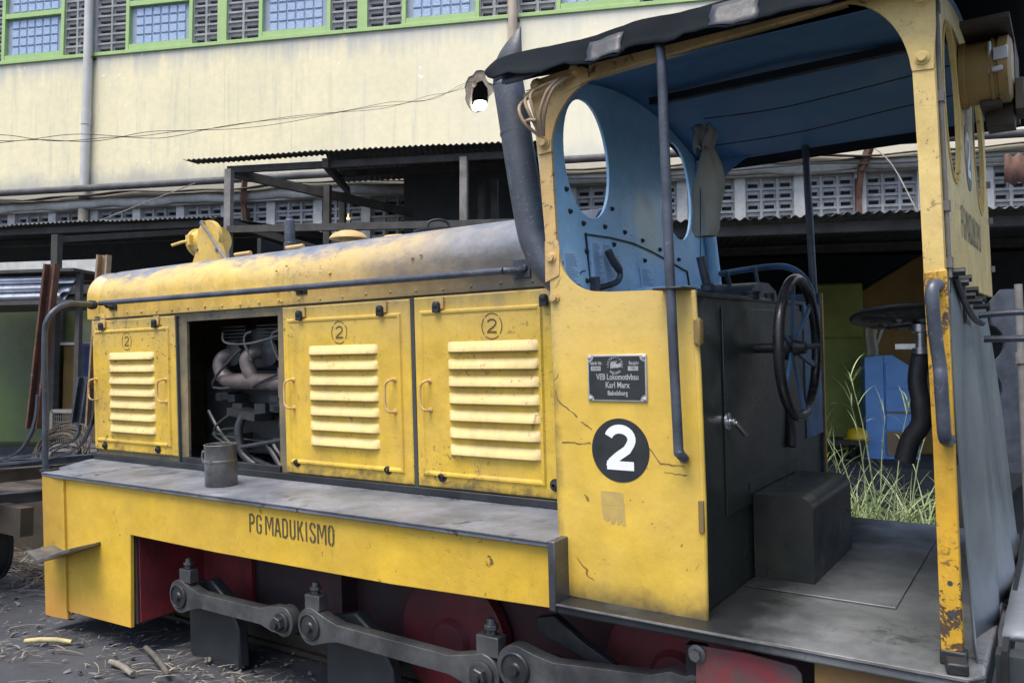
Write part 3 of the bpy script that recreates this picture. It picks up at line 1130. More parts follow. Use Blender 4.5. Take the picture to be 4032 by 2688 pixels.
m.lathe((-5.085, 2.725, .311), (.5, -.8, 0), [(.03, -.03), (.03, .0), (.022, .004)], 14)
P(m, 'rail_bracket', 'dark_steel', q)
# head lamp on the hood: tall yellow housing seen from the side, lamp drum facing forward
m = MB()
ol = [(-4.600, .50), (-4.505, .655)] + arc(-4.400, .700, .112, 202, -20, 22, .110) + [(-4.275, .62), (-4.230, .50)]
m.prism(ol, 3.10, 3.13, XZ)
LH = P(m, 'headlamp', 'lamp_yellow', bevel=.006)
m = MB()
m.lathe((-4.565, 3.21, .70), (-1, 0, 0), [(.085, -.14), (.085, 0), (.088, .06), (.094, .062), (.094, .085), (.086, .09), (.08, .11), (.001, .125)], 24)
m.tube([(-4.61, 3.13, .705), (-4.635, 3.08, .695), (-4.675, 3.03, .672)], .009, 8)
m.box((-4.63, 3.10, .675), (-4.59, 3.13, .74))
P(m, 'lamp_drum', 'lamp_yellow', LH)
m = MB()
m.tube([(-4.43, 3.085, .792), (-4.165, 3.07, .525)], .009, 8)
m.lathe((-4.435, 3.10, .795), (0, -1, 0), [(.016, 0), (.016, .02), (.001, .021)], 10)
for x, z in ((-4.51, .64), (-4.31, .62)):
    m.lathe((x, 3.10, z), (0, -1, 0), [(.012, 0), (.012, .01), (.001, .012)], 8)
m.box((-4.205, 3.05, .53), (-4.10, 3.12, .545))
P(m, 'lamp_stay', 'post_grey', LH)
m = MB()
m.lathe((-4.62, 3.24, .50), (0, 0, 1), [(.05, 0), (.05, .14), (.04, .16)], 16)
P(m, 'lamp_base', 'pipe_steel', LH)
# fittings on top of the hood
m = MB()
m.lathe((-3.71, 3.16, .54), (0, 0, 1), [(.036, 0), (.036, .07), (.030, .075), (.030, .20), (.018, .21), (.018, .225), (.008, .23)], 16)
P(m, 'vent_pipe', 'pipe_steel')
m = MB()
m.lathe((-3.235, 3.16, .54), (0, 0, 1), [(.052, 0), (.048, .035), (.044, .05), (.09, .046), (.104, .050), (.100, .060), (.082, .078), (.045, .092), (.001, .096)], 28)
P(m, 'breather_cap', 'pale_paint', smooth=50)
m = MB()
m.lathe((-2.87, 3.16, .53), (0, 0, 1), [(.082, 0), (.082, .018), (.092, .019), (.090, .028), (.07, .040), (.03, .046), (.001, .047)], 28)
P(m, 'breather_cap', 'pale_paint', smooth=50)
m = MB()
m.lathe((-2.60, 3.16, .54), (0, 0, 1), [(.12, 0), (.12, .02), (.125, .022), (.125, .032), (.1, .036), (.001, .037)], 28)
m.tube(smoothpath([(-2.63, 3.12, .57), (-2.63, 3.12, .61), (-2.60, 3.16, .625), (-2.57, 3.2, .61), (-2.57, 3.2, .57)], 4), .007, 8)
P(m, 'filler_lid', 'dark_steel', smooth=50)
for x in (-4.02, -3.56):
    m = MB()
    m.lathe((x, 3.12, .535), (0, 0, 1), [(.02, 0), (.02, .03), (.012, .032), (.012, .05), (.001, .05)], 10)
    m.tube([(x + .03, 3.10, .575), (x - .09, 3.08, .57)], .011, 8)
    m.lathe((x + .10, 3.14, .54), (0, 0, 1), [(.03, 0), (.03, .018), (.02, .022)], 12)
    P(m, 'valve', 'pale_paint')
# exhaust stack leaning forward beside the hood shoulder, cut to a point at the top
m = MB()
ye, re_ = 2.60, .058
path = smoothpath([(-1.482, 2.62, .20), (-1.56, 2.61, .225), (-1.62, ye, .29), (-1.655, ye, .36), (-1.680, ye, .43), (-1.717, ye, .644), (-1.752, ye, .88), (-1.772, ye, 1.0)], 6)
m.tube(path, re_, 28, caps=False)
n = 28
vs = []
for i in range(n):
    a = 2 * PI * i / n
    vs.append((-1.772 + re_ * math.cos(a), ye + re_ * math.sin(a), .99))
for i in range(n):
    a = 2 * PI * i / n
    t = .5 + .5 * math.cos(a)
    vs.append((-1.766 + re_ * math.cos(a), ye + re_ * (1 - .75 * t ** 2) * math.sin(a), 1.03 + .175 * t))
m.add(vs, [(i, (i + 1) % n, n + (i + 1) % n, n + i) for i in range(n)])
EX = P(m, 'exhaust_stack', 'exhaust_steel', smooth=60, solid=.004)
m = MB()
m.lathe((-1.742, ye, .80), (-.15, 0, 1), [(re_, 0), (re_ + .003, .002), (re_ + .003, .012), (re_, .014)], 28)
P(m, 'clamp_ring', 'exhaust_steel', EX)

# engine seen through the open bay
E = MB()
E.box((-4.35, 3.02, -.60), (-3.20, 3.45, -.10))
E.box((-4.10, 3.0, -.12), (-3.25, 3.4, .13))
P(E, 'engine', 'black_paint', bevel=.02)
EN = bpy.data.objects['engine']
m = MB()
m.tube(smoothpath([(-3.99, 3.02, -.03), (-4.03, 2.94, -.035), (-4.05, 2.915, -.075), (-4.03, 2.915, -.14), (-3.96, 2.915, -.172), (-3.85, 2.915, -.176), (-3.42, 2.915, -.182)], 6), [.042] * 18 + [.046] * 19, 16)
m.tube(smoothpath([(-3.74, 3.02, -.01), (-3.775, 2.94, -.015), (-3.795, 2.905, -.05), (-3.785, 2.905, -.10), (-3.75, 2.915, -.17)], 6), .040, 16)
m.box((-3.46, 2.84, -.26), (-3.42, 2.96, -.10))
P(m, 'exhaust_manifold', worn('manifold', (.20, .17, .16), (.11, .085, .08), 1, 8, rough=.5, metal=.4), EN, smooth=60)
m = MB()
m.tube(smoothpath([(-4.0, 2.90, .10), (-3.95, 2.88, .045), (-3.75, 2.88, .035), (-3.5, 2.88, .07), (-3.36, 2.88, .085)], 6), .006, 6)
for x in (-3.78, -3.55):
    m.tube(smoothpath([(x + .06, 2.88, .10), (x + .01, 2.88, .085), (x, 2.88, .04), (x + .03, 2.9, -.06)], 5), .006, 6)
P(m, 'fuel_line', 'post_grey', EN)
m = MB()
m.box((-3.90, 2.84, -.375), (-3.66, 2.96, -.335), Matrix.Rotation(.12, 3, 'Y'))
m.lathe((-3.56, 3.0, -.42), (1, -.2, 0), [(.06, 0), (.09, .03), (.09, .12), (.13, .13), (.13, .26)], 20)
m.tube(smoothpath([(-3.78, 2.86, -.36), (-3.80, 2.84, -.44), (-3.77, 2.84, -.56), (-3.66, 2.84, -.63)], 5), .024, 10)
m.tube([(-3.75, 2.82, -.53), (-3.38, 2.82, -.47)], .012, 8)
m.tube(smoothpath([(-4.15, 2.9, -.35), (-4.0, 2.88, -.48), (-3.8, 2.86, -.57), (-3.5, 2.84, -.63)], 5), .012, 8)
m.tube([(-3.55, 2.83, -.50), (-3.42, 2.82, -.63)], .014, 8)
m.box((-3.43, 2.82, -.30), (-3.39, 2.86, -.22), Matrix.Rotation(.5, 3, 'Y'))
P(m, 'fuel_pump', 'rod_dark', EN, smooth=40)
for x in (-3.98, -3.66, -3.36):
    m = MB()
    m.lathe((x, 3.02, -.02), (0, -1, 0), [(.09, -.02), (.09, .03), (.07, .04), (.07, .07), (.03, .075), (.001, .08)], 18)
    for k in range(5):
        m.box((x - .11, 2.955, .05 + k * .02), (x + .11, 3.0, .058 + k * .02))
    P(m, 'cylinder_head', 'black_paint', EN, smooth=35)
m = MB()
rnd = random.Random(9)
for k in range(6):
    x = rnd.uniform(-4.12, -3.40)
    z = rnd.uniform(-.60, .02)
    m.tube(smoothpath([(x, 2.98, z), (x + rnd.uniform(-.1, .1), 2.88, z + rnd.uniform(-.1, .05)), (x + rnd.uniform(-.25, .25), 2.86, z - rnd.uniform(.0, .2)), (x + rnd.uniform(-.3, .3), 2.97, max(-.62, z - .15))], 5), rnd.choice([.006, .008, .012]), 6)
for k in range(14):
    x, z = rnd.uniform(-4.1, -3.42), rnd.uniform(-.58, -.22)
    q = rnd.uniform(.02, .05)
    m.box((x - q, 2.92, z - q * .7), (x + q, 3.03, z + q * .7))
P(m, 'engine_pipework', 'black_paint', EN, smooth=40)

# ------------------------------------------------------------------ cab
YP = 2.385
arcp = arc(-1.285, .3, .150, 180, 262, 10, .138)
m = MB()
ol = [(-1.466, ZDK + .003), (-.952, ZDK - .004), (-.948, -.5), (-.953, -.1), (-.960, .147), (-1.10, .155), (-1.24, .158)] + list(reversed(arcp)) + [(-1.442, .33), (-1.485, .335), (-1.474, .217), (-1.470, -.3)]
m.prism(ol, YP, YP + .012, XZ)
m.tube([(-.962, YP + .009, .147), (-.952, YP + .009, -.1), (-.947, YP + .009, -.5), (-.950, YP + .009, ZDK)], .011, 10)
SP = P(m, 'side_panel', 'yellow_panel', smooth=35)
# black disc with the white number
m = MB()
m.lathe((-1.222, YP, -.361), (0, -1, 0), [(.1045, -.002), (.1045, .0012), (.001, .0012)], 48)
nd = P(m, 'number_disc', 'plate_black', SP, smooth=30)
m = MB()
two(m, -1.2215, -.358, .106, .134, .029, XZ, YP - .0024)
P(m, 'number_marking', 'white_paint', nd, smooth=0, fixn=False)
# builder's plate
m = MB()
m.box((-1.333, YP - .006, -.2015), (-1.118, YP, -.048))
BP = P(m, 'builders_plate', 'plate_metal', SP, bevel=.002)
m = MB()
nc = .022
a0, a1, b0, b1 = -1.327, -1.124, -.1955, -.054
ol = []
for (cx, cz, s) in ((a0, b0, 0), (a1, b0, 1), (a1, b1, 2), (a0, b1, 3)):
    aa = {0: (90, 0), 1: (180, 90), 2: (270, 180), 3: (0, -90)}[s]
    ol += arc(cx, cz, nc * .8, aa[0], aa[1], 6)
m.prism(ol, YP - .0072, YP - .005, XZ)
P(m, 'plate_field', 'plate_black', BP, smooth=0)
m = MB()
for cx, cz in ((a0 + .003, b0 + .003), (a1 - .003, b0 + .003), (a1 - .003, b1 - .003), (a0 + .003, b1 - .003)):
    m.lathe((cx, YP - .006, cz), (0, -1, 0), [(.006, 0), (.006, .002), (.003, .0035), (.001, .0035)], 10)
m.box((-1.318, YP - .0085, -.1005), (-1.282, YP - .007, -.086))
m.box((-1.182, YP - .0085, -.1005), (-1.146, YP - .007, -.086))
P(m, 'plate_screw', 'plate_metal', BP, smooth=0, each=.002)
tm = MB()
yt = YP - .0079
for body, sz, xs, x, z, bo in (('Fabrik Nr.', .0155, .72, -1.299, -.076, .0004), ('Baujahr', .0155, .76, -1.161, -.076, .0004), ('VEB Lokomotivbau', .0275, .72, -1.222, -.1215, .0006),
                               ('Karl Marx', .0275, .78, -1.222, -.148, .0006), ('Babelsberg', .0215, .78, -1.222, -.174, .0005)):
    t = text_mesh(body, sz, xs, lambda a, b: (x + a, yt, z + b), bold=bo)
    tm.add(t.v, t.f)
for body, R0, a0_, a1_, up in (('LOKOMOTIVBAU', .026, 200, -20, True), ('BABELSBERG', .026, 225, 315, False)):
    n = len(body)
    for i, ch in enumerate(body):
        a = math.radians(a0_ + (a1_ - a0_) * (i + .5) / n)
        rot = a - PI / 2 if up else a + PI / 2
        cx, cz = -1.229 + R0 * math.cos(a), -.083 + R0 * math.sin(a)
        t = text_mesh(ch, .0095, .8, lambda p, q_: (cx + p * math.cos(rot) - q_ * math.sin(rot), yt, cz + p * math.sin(rot) + q_ * math.cos(rot)), bold=.0003)
        tm.add(t.v, t.f)
# small engraved locomotive in the middle of the plate
for a in ((-1.246, -.094, -1.224, -.076), (-1.224, -.092, -1.207, -.079), (-1.243, -.075, -1.220, -.071), (-1.215, -.078, -1.198, -.0765)):
    tm.add([(a[0], yt, a[1]), (a[2], yt, a[1] + .004), (a[2], yt, a[3] + .002), (a[0], yt, a[3])], [(0, 1, 2, 3)])
P(tm, 'plate_lettering', 'plate_metal', BP, smooth=0, fixn=False)
tm = MB()
for body, x in (('250004', -1.300), ('1955', -1.164)):
    t = text_mesh(body, .013, .75, lambda a, b: (x + a, YP - .0089, -.0933 + b))
    tm.add(t.v, t.f)
P(tm, 'plate_figures', 'mark_dark', BP, smooth=0, fixn=False)
# remains of a torn sticker
m = MB()
stk = [(-1.296, -.497), (-1.216, -.498), (-1.212, -.54), (-1.209, -.606), (-1.222, -.606), (-1.224, -.59), (-1.229, -.604), (-1.240, -.605), (-1.243, -.585), (-1.249, -.603), (-1.262, -.607), (-1.266, -.588), (-1.274, -.60), (-1.29, -.592), (-1.297, -.54)]
m.prism(stk, YP - .0008, YP + .002, XZ, holes=[[(-1.292, -.548), (-1.216, -.541), (-1.216, -.544), (-1.292, -.551)]])
P(m, 'torn_sticker', 'sticker', SP, smooth=0)
# long cracks in the filler
m = MB()


def scratch(pts, w0=.006, seed=1):
    rnd = random.Random(seed)
    for i in range(len(pts) - 1):
        a, b = Vector(pts[i]), Vector(pts[i + 1])
        L = (b - a).length
        k = max(2, int(L / .012))
        pr = [a.lerp(b, j / k) + Vector((0, rnd.uniform(-.003, .003))) for j in range(k + 1)]
        for j in range(k):
            if rnd.random() < .05:
                continue
            stroke2d(m, [pr[j], pr[j + 1]], w0 * rnd.uniform(.35, .95), XZ, YP - .0008)


scratch([(-1.462, -.165), (-1.457, -.20), (-1.42, -.228), (-1.38, -.255)], .007, 3)
scratch([(-1.365, -.27), (-1.325, -.295)], .006, 4)
scratch([(-1.455, -.347), (-1.39, -.345), (-1.33, -.344)], .006, 5)
scratch([(-1.118, -.35), (-1.08, -.395), (-1.0, -.40)], .006, 6)
scratch([(-1.07, -.42), (-1.02, -.425), (-.98, -.425)], .005, 7)
scratch([(-1.36, -.515), (-1.345, -.535)], .010, 8)
P(m, 'paint_crack', 'scratch', SP, smooth=0, fixn=False)
m = MB()
m.box((-.955, YP - .012, -.02), (-.935, YP + .02, .055))
m.tube([(-.94, YP - .006, -.025), (-.94, YP - .006, .06)], .007, 8)
m.box((-.957, YP - .008, -.60), (-.94, YP + .02, -.50))
P(m, 'hinge', 'lamp_ochre', SP, bevel=.002, each=.002)
# front post, gussets with bolts, roof beam, rear post
m = MB()
m.prism([(-1.485, .335), (-1.442, .33), (-1.446, .45), (-1.450, .55), (-1.453, .655), (-1.506, .66), (-1.497, .5)], YP - .002, YP + .012, XZ)
P(m, 'corner_post', 'pale_paint', smooth=30)
m = MB()
m.prism([(-1.490, .205), (-1.435, .225), (-1.430, .32), (-1.436, .345), (-1.488, .345)], YP - .004, YP, XZ)
P(m, 'post_splice', 'pale_paint')
m = MB()
gf = arc(-1.235, .655, .215, 180, 95, 12, .215)
m.prism([(-1.504, .645), (-1.449, .648)] + gf + [(-1.298, .872), (-1.299, .900), (-1.33, .918), (-1.50, .905), (-1.528, .895), (-1.518, .80)], YP - .009, YP + .004, XZ)
GF = P(m, 'gusset', 'pale_paint', bevel=.002)
m = MB()
for x, z in ((-1.497, .886), (-1.345, .905), (-1.474, .682)):
    m.lathe((x, YP - .009, z), (0, -1, 0), [(.022, 0), (.022, .005), (.017, .006), (.016, .018), (.012, .022), (.001, .022)], 14)
for x, z in ((-1.462, .277), (-1.462, .212 - .055), (-1.462, .315)):
    pass
P(m, 'bolt', 'pale_paint', GF, smooth=40, each=.002)
m = MB()
for x, z in ((-1.462, .287), (-1.455, .150)):
    m.lathe((x, YP - .004, z), (0, -1, 0), [(.02, 0), (.02, .003), (.013, .004), (.013, .014), (.001, .015)], 8)
P(m, 'bolt', 'pale_paint', SP, smooth=30, each=.002)
# bent rods of the lamp guard welded on the front gusset
m = MB()
yg = YP - .02
for pts in ([(-1.538, yg + .01, .845), (-1.525, yg - .02, .85), (-1.42, yg - .03, .868), (-1.352, yg - .005, .882)],
            [(-1.535, yg, .845), (-1.535, yg - .05, .80), (-1.515, yg - .05, .745), (-1.478, yg - .01, .70)],
            [(-1.50, yg - .02, .85), (-1.51, yg - .05, .82), (-1.49, yg - .05, .765), (-1.475, yg - .01, .70)],
            [(-1.47, yg - .03, .86), (-1.485, yg - .055, .83), (-1.475, yg - .05, .77), (-1.470, yg - .01, .70)],
            [(-1.36, yg - .01, .880), (-1.40, yg - .045, .84), (-1.435, yg - .045, .77), (-1.466, yg - .01, .70)],
            [(-1.39, yg - .03, .873), (-1.42, yg - .055, .83), (-1.45, yg - .05, .765), (-1.470, yg - .01, .70)],
            [(-1.52, yg - .04, .752), (-1.49, yg - .055, .75), (-1.47, yg - .05, .745)]):
    m.tube(smoothpath(pts, 5), .0058, 7)
P(m, 'lamp_guard', 'rust_pale', GF, smooth=60)
m = MB()
m.prism([(-1.30, .871), (-.49, .908), (-.49, .945), (-1.30, .925)], YP - .003, YP + .035, XZ)
P(m, 'roof_beam', 'pale_paint', bevel=.003)
m = MB()
gr = arc(-.53, .66, .2, 84, 8, 12, .255)
m.prism([(-.505, .95), (-.495, .912)] + gr + [(-.330, .688), (-.279, .684), (-.272, .80), (-.272, .95)], YP - .006, YP + .008, XZ)
GR = P(m, 'gusset', 'rear_paint', bevel=.002)
m = MB()
for x, z in ((-.303, .870), (-.305, .717)):
    m.lathe((x, YP - .006, z), (0, -1, 0), [(.019, 0), (.019, .003), (.013, .005), (.013, .012), (.010, .015), (.001, .015)], 14)
P(m, 'bolt', 'rear_paint', GR, smooth=40, each=.002)
m = MB()
m.prism([(-.330, .690), (-.278, .685), (-.274, .55), (-.266, .1), (-.315, .1), (-.322, .45)], YP - .002, YP + .02, XZ)
P(m, 'rear_post', 'rear_paint', smooth=20)
m = MB()
m.prism([(-.317, .155), (-.262, .16), (-.255, -.3), (-.247, -.83), (-.299, -.835), (-.305, -.3)], YP - .008, YP + .02, XZ)
RP = P(m, 'rear_post', 'post_paint', bevel=.003)
m = MB()
m.box((-.303, YP - .012, ZDK), (-.24, YP + .03, -.83))
m.box((-.285, 2.31, ZDK), (-.235, 2.37, ZDK + .03), Matrix.Rotation(.2, 3, 'Z'))
P(m, 'post_foot', 'dark_steel', RP, bevel=.005)
m = MB()
m.lathe((-.270, YP - .008, -.735), (0, -1, 0), [(.010, -.001), (.010, .001), (.001, .001)], 12)
m.lathe((-.274, YP - .008, -.655), (0, -1, 0), [(.007, -.001), (.007, .0008), (.001, .0008)], 7)
P(m, 'bolt_hole', 'soot_shade', RP, each=.002)
# thick grab handle on the rear post
m = MB()
m.tube(smoothpath([(-.284, YP, .118), (-.284, 2.34, .118), (-.289, 2.315, .105), (-.288, 2.31, .06), (-.283, 2.31, -.02), (-.276, 2.312, -.09), (-.274, 2.306, -.12), (-.272, 2.31, -.2), (-.270, 2.315, -.262), (-.268, 2.34, -.280), (-.268, YP, -.282)], 5), .0165, 14)
P(m, 'grab_handle', 'pipe_steel', RP, smooth=60)
# near grab pole in front of the door opening
m = MB()
ypl = 2.325
kk = ypl / YP
m.tube(smoothpath([(-1.045, YP, .925), (-1.050 * kk, ypl + .02, .925), (-1.046 * kk, ypl, .90), (-1.040 * kk, ypl, .80), (-1.032 * kk, ypl, .2), (-1.020 * kk, ypl, -.30), (-1.017 * kk, ypl, -.345), (-1.010 * kk, ypl + .02, -.368), (-1.004, YP + .002, -.372)], 6), .0155, 14)
GPo = P(m, 'grab_pole', 'pipe_steel', smooth=60)
m = MB()
m.box((-1.058, ypl - .018, .149), (-.962, YP + .04, .156))
P(m, 'pole_bracket', 'dark_steel', GPo, bevel=.002)
# far side: panel, pole, curved handrail
m = MB()
m.box((-1.474, 3.92, ZDK), (-.955, 3.932, .19))
m.mat(1)
m.box((-.957, 3.915, ZDK), (-.945, 3.936, .19))
P(m, 'far_side_panel', ['wheel_blue', 'lamp_ochre'], bevel=.002)
m = MB()
m.tube([(-1.005, 3.93, .89), (-.985, 3.93, .2), (-.972, 3.93, -.47)], .017, 12)
P(m, 'grab_pole', 'pipe_steel', smooth=60)
m = MB()
m.tube(smoothpath([(-1.46, 3.90, .305), (-1.40, 3.90, .313), (-1.20, 3.90, .328), (-1.09, 3.90, .318), (-1.02, 3.90, .265), (-.985, 3.90, .19), (-.975, 3.90, .09)], 6), .0145, 10)
P(m, 'far_handrail', 'wheel_blue', smooth=60)

# front bulkhead: sheet leaning forward above the waist, two oval windows


def xfb(z):
    return -1.470 - .095 * max(0.0, z - .2)


def zroof(y):
    return 1.045 - .21 * abs(y - 3.16) ** 2 / .76


def oval(cy, cz, ry, rz, sh=0.0, n=40):
    out = []
    for i in range(n):
        a = 2 * PI * i / n
        c, s_ = math.cos(a), math.sin(a)
        out.append((cy + ry * math.copysign(abs(c) ** .9, c) + sh * s_, cz + rz * s_))
    return out


m = MB()
top = [(2.40 + 1.53 * i / 20) for i in range(21)]
fb = lambda a, b, t: (xfb(b) + t, a, b)
ol = [(2.40, .2), (3.93, .2)] + [(y, zroof(y) - .005) for y in reversed(top)]
m.prism(ol, -.006, .006, fb, holes=[oval(2.74, .695, .178, .235, .02), oval(3.60, .690, .165, .235, .02)])
m.prism([(2.40, ZDK), (3.93, ZDK), (3.93, .2), (2.40, .2)], -.006, .006, fb)
FBH = P(m, 'front_bulkhead', 'blue_paint', smooth=30)
m = MB()
for cy in (2.74, 3.60):
    rim = [(xfb(b) + .004, a, b) for a, b in oval(cy, .695 if cy < 3 else .69, .178 if cy < 3 else .165, .235, .02)]
    m.tube(rim + [rim[0]], .0035, 6, caps=False)
P(m, 'window_rim', 'blue_paint', FBH, smooth=60, each=.002)
m = MB()
m.tube([(xfb(z) + .03, 3.90, z) for z in (.15, .3, .5, .7, .88)], .03, 12)
P(m, 'far_corner_post', 'blue_paint', FBH, smooth=60)
m = MB()
gfar = [(-1.56, .95), (-1.20, .95), (-1.20, .885)] + arc(-1.20, .60, .26, 90, 180, 10, .285) + [(-1.475, .45), (-1.50, .45)]
m.prism(gfar, 3.925, 3.935, XZ)
P(m, 'far_gusset', 'ceiling_blue')
# seam strip with bolts, instruction plates, lever, dash
m = MB()
seam = [(2.66, .395), (2.85, .40), (3.05, .395), (3.22, .375), (3.40, .345), (3.56, .315), (3.60, .31), (3.61, .20)]
for a, b in zip(seam[:-1], seam[1:]):
    m.bar((xfb(a[1]) + .008, a[0], a[1]), (xfb(b[1]) + .008, b[0], b[1]), .006, .010, up=(1, 0, 0))
m.bar((xfb(.38) + .008, 2.655, .40), (xfb(.15) + .008, 2.655, .15), .006, .008, up=(1, 0, 0))
P(m, 'seam_strip', 'dark_steel', FBH)
m = MB()
for y, z in ((2.65, .435), (2.82, .44), (2.99, .435), (3.15, .415), (3.32, .39), (3.52, .36), (2.88, .375), (2.63, .22), (2.65, .33), (3.15, .33), (2.56, .47), (2.9, .52), (2.55, .55)):
    m.lathe((xfb(z) + .004, y, z), (1, 0, 0), [(.011, 0), (.011, .003), (.008, .005), (.007, .012), (.001, .013)], 8)
P(m, 'panel_bolt', 'dark_steel', FBH, each=.002)
lt = worn('light_blue_plate', (.42, .66, .90), (.36, .60, .86), .6, 10, rough=.4)
m = MB()
for a in ((2.47, .205, 2.575, .325), (2.685, .165, 2.85, .375), (2.87, .31, 2.92, .335), (3.09, .20, 3.22, .30), (2.47, .28, 2.455, .30)):
    z0, z1 = a[1], a[3]
    m.add([(xfb(z0) + .0095, a[0], z0), (xfb(z0) + .0095, a[2], z0), (xfb(z1) + .0095, a[2], z1), (xfb(z1) + .0095, a[0], z1)], [(0, 1, 2, 3)])
PLS = P(m, 'instruction_plate', lt, FBH, smooth=0, solid=.003, each=.002)
worn('ink_blue', (.10, .22, .42), None, .2, 5, rough=.6, bump=0)
rnd = random.Random(5)
for (y0, y1, z0, z1) in ((2.48, 2.565, .215, .31), (2.695, 2.765, .18, .365), (2.775, 2.84, .18, .365), (2.875, 2.915, .313, .33), (3.10, 3.21, .22, .29)):
    z = z1
    m = MB()
    while z > z0:
        w_ = (y1 - y0) * rnd.uniform(.5, 1)
        m.add([(xfb(z) + .0128, y0, z), (xfb(z) + .0128, y0 + w_, z), (xfb(z) + .0128, y0 + w_, z - .002), (xfb(z) + .0128, y0, z - .002)], [(0, 1, 2, 3)])
        z -= .0078
    own = min(PLS, key=lambda o: min((Vector(v.co) + OL - Vector((-1.47, (y0 + y1) / 2, (z0 + z1) / 2))).length for v in o.data.vertices))
    P(m, 'print_lines', 'ink_blue', own, smooth=0, fixn=False)

m = MB()
m.tube(smoothpath([(-1.44, 2.755, .34), (-1.43, 2.775, .30), (-1.42, 2.81, .26), (-1.425, 2.80, .225), (-1.44, 2.74, .205), (-1.455, 2.68, .195)], 5), [.016] * 10 + [.012] * 16, 8)
m.box((-1.464, 2.655, .165), (-1.44, 2.685, .235))
P(m, 'regulator_lever', 'pipe_steel', FBH, smooth=50)
m = MB()
m.prism([(2.97, .12), (3.62, .12), (3.62, .185), (3.25, .22), (2.97, .205)], -1.46, -1.30, YZ)
P(m, 'dash_box', 'blue_paint', FBH, bevel=.004)
m = MB()
m.prism([(3.20, .14), (3.58, .14), (3.56, .19), (3.45, .222), (3.32, .22), (3.24, .19)], -1.28, -1.05, YZ)
m.tube([(-1.22, 3.20, .20), (-1.24, 3.18, .33)], .019, 12)
m.lathe((-1.22, 3.20, .19), (0, 0, 1), [(.028, 0), (.03, .02), (.022, .03)], 12)
m.bar((-1.18, 3.36, .2), (-1.19, 3.33, .275), .022, .005)
m.bar((-1.12, 3.55, .19), (-1.13, 3.53, .30), .012, .012)
m.tube([(-1.24, 3.18, .33), (-1.26, 3.25, .6), (-1.27, 3.29, .80)], .0025, 5)
P(m, 'brake_valve', 'pipe_steel', FBH, smooth=40)
# console under the waist: dark cabinet with its face towards the driver
m = MB()
m.box((-1.455, 2.40, ZDK + .001), (-.965, 3.905, .135))
CN = P(m, 'console', 'console_paint', bevel=.004)
m = MB()
m.box((-.963, 2.42, .128), (-.955, 3.90, .142))
m.box((-.964, 2.64, -.60), (-.958, 3.62, .10))
P(m, 'console_door', 'console_paint', CN, bevel=.002)
m = MB()
m.box((-.962, 3.62, -.45), (-.952, 3.90, .13))
P(m, 'console_end_plate', 'wheel_blue', CN)
m = MB()
m.lathe((-.962, 2.66, -.285), (1, 0, 0), [(.03, 0), (.03, .01), (.012, .012), (.012, .03)], 14)
m.bar((-.935, 2.66, -.285), (-.915, 2.71, -.335), .02, .010)
P(m, 'door_latch', 'chrome', CN, bevel=.002)
m = MB()
m.lathe((-.97, 2.98, .135), (0, 0, 1), [(.03, 0), (.03, .02), (.034, .022), (.034, .03)], 14)
m.lathe((-.97, 3.2, .135), (0, 0, 1), [(.02, 0), (.02, .03)], 10)
P(m, 'filler_cap', 'dark_steel', CN, each=.002)
# hand brake wheel
m = MB()
wc = Vector((-.80, 2.965, -.045))
RW = .244
m.tube([(wc.x, wc.y + RW * math.cos(a), wc.z + RW * math.sin(a)) for a in [2 * PI * i / 56 for i in range(57)]], .0180, 12, caps=False)
HW = P(m, 'handwheel', worn('rim_black', (.035, .036, .04), (.02, .02, .024), 1, 9, rough=.28, metal=.3), smooth=60)
m = MB()
for i in range(6):
    a = PI / 6 + i * PI / 3 + .2
    m.bar((wc.x - .02, wc.y + .03 * math.cos(a), wc.z + .03 * math.sin(a)), (wc.x, wc.y + (RW - .012) * math.cos(a), wc.z + (RW - .012) * math.sin(a)), .024, .010, up=(1, 0, 0))
P(m, 'spoke', 'wheel_blue', HW, bevel=.003, each=.002)
m = MB()
m.lathe((wc.x - .05, wc.y, wc.z), (1, 0, 0), [(.045, 0), (.045, .03), (.03, .036), (.022, .06), (.022, .075), (.001, .076)], 18)
m.tube([(-.96, wc.y, wc.z), (wc.x, wc.y, wc.z)], .018, 10)
P(m, 'hub', 'dark_steel', HW)
m = MB()
m.tube([(wc.x, wc.y, wc.z), (wc.x + .055, wc.y + .06, wc.z + .004)], .010, 10)
P(m, 'crank_handle', 'pipe_steel', HW)
# box step on the floor
m = MB()
sec = [(-.955, ZDK + .008), (-.748, ZDK + .008)] + arc(-.793, -.610, .045, 0, 90, 8) + [(-.955, -.565)]
m.prism(sec, 2.89, 3.47, XZ)
ST = P(m, 'step_box', 'step_paint', smooth=35)
m = MB()
m.box((-.962, 2.86, -.56), (-.954, 3.47, -.52))
P(m, 'step_flange', 'step_paint', ST)
m = MB()
m.tube(smoothpath([(-.957, 3.36, -.30), (-.945, 3.36, -.38), (-.94, 3.34, -.45)], 4), .018, 8)
P(m, 'rag_strip', 'rubber', ST)

# roof: arched sheet with rolled edges, ragged drip edge, blue ceiling
m = MB()
NX, NY = 48, 30
X0, X1 = -1.62, -.10
rnd = random.Random(11)
wobx = [rnd.uniform(-1, 1) for _ in range(NX + 1)]


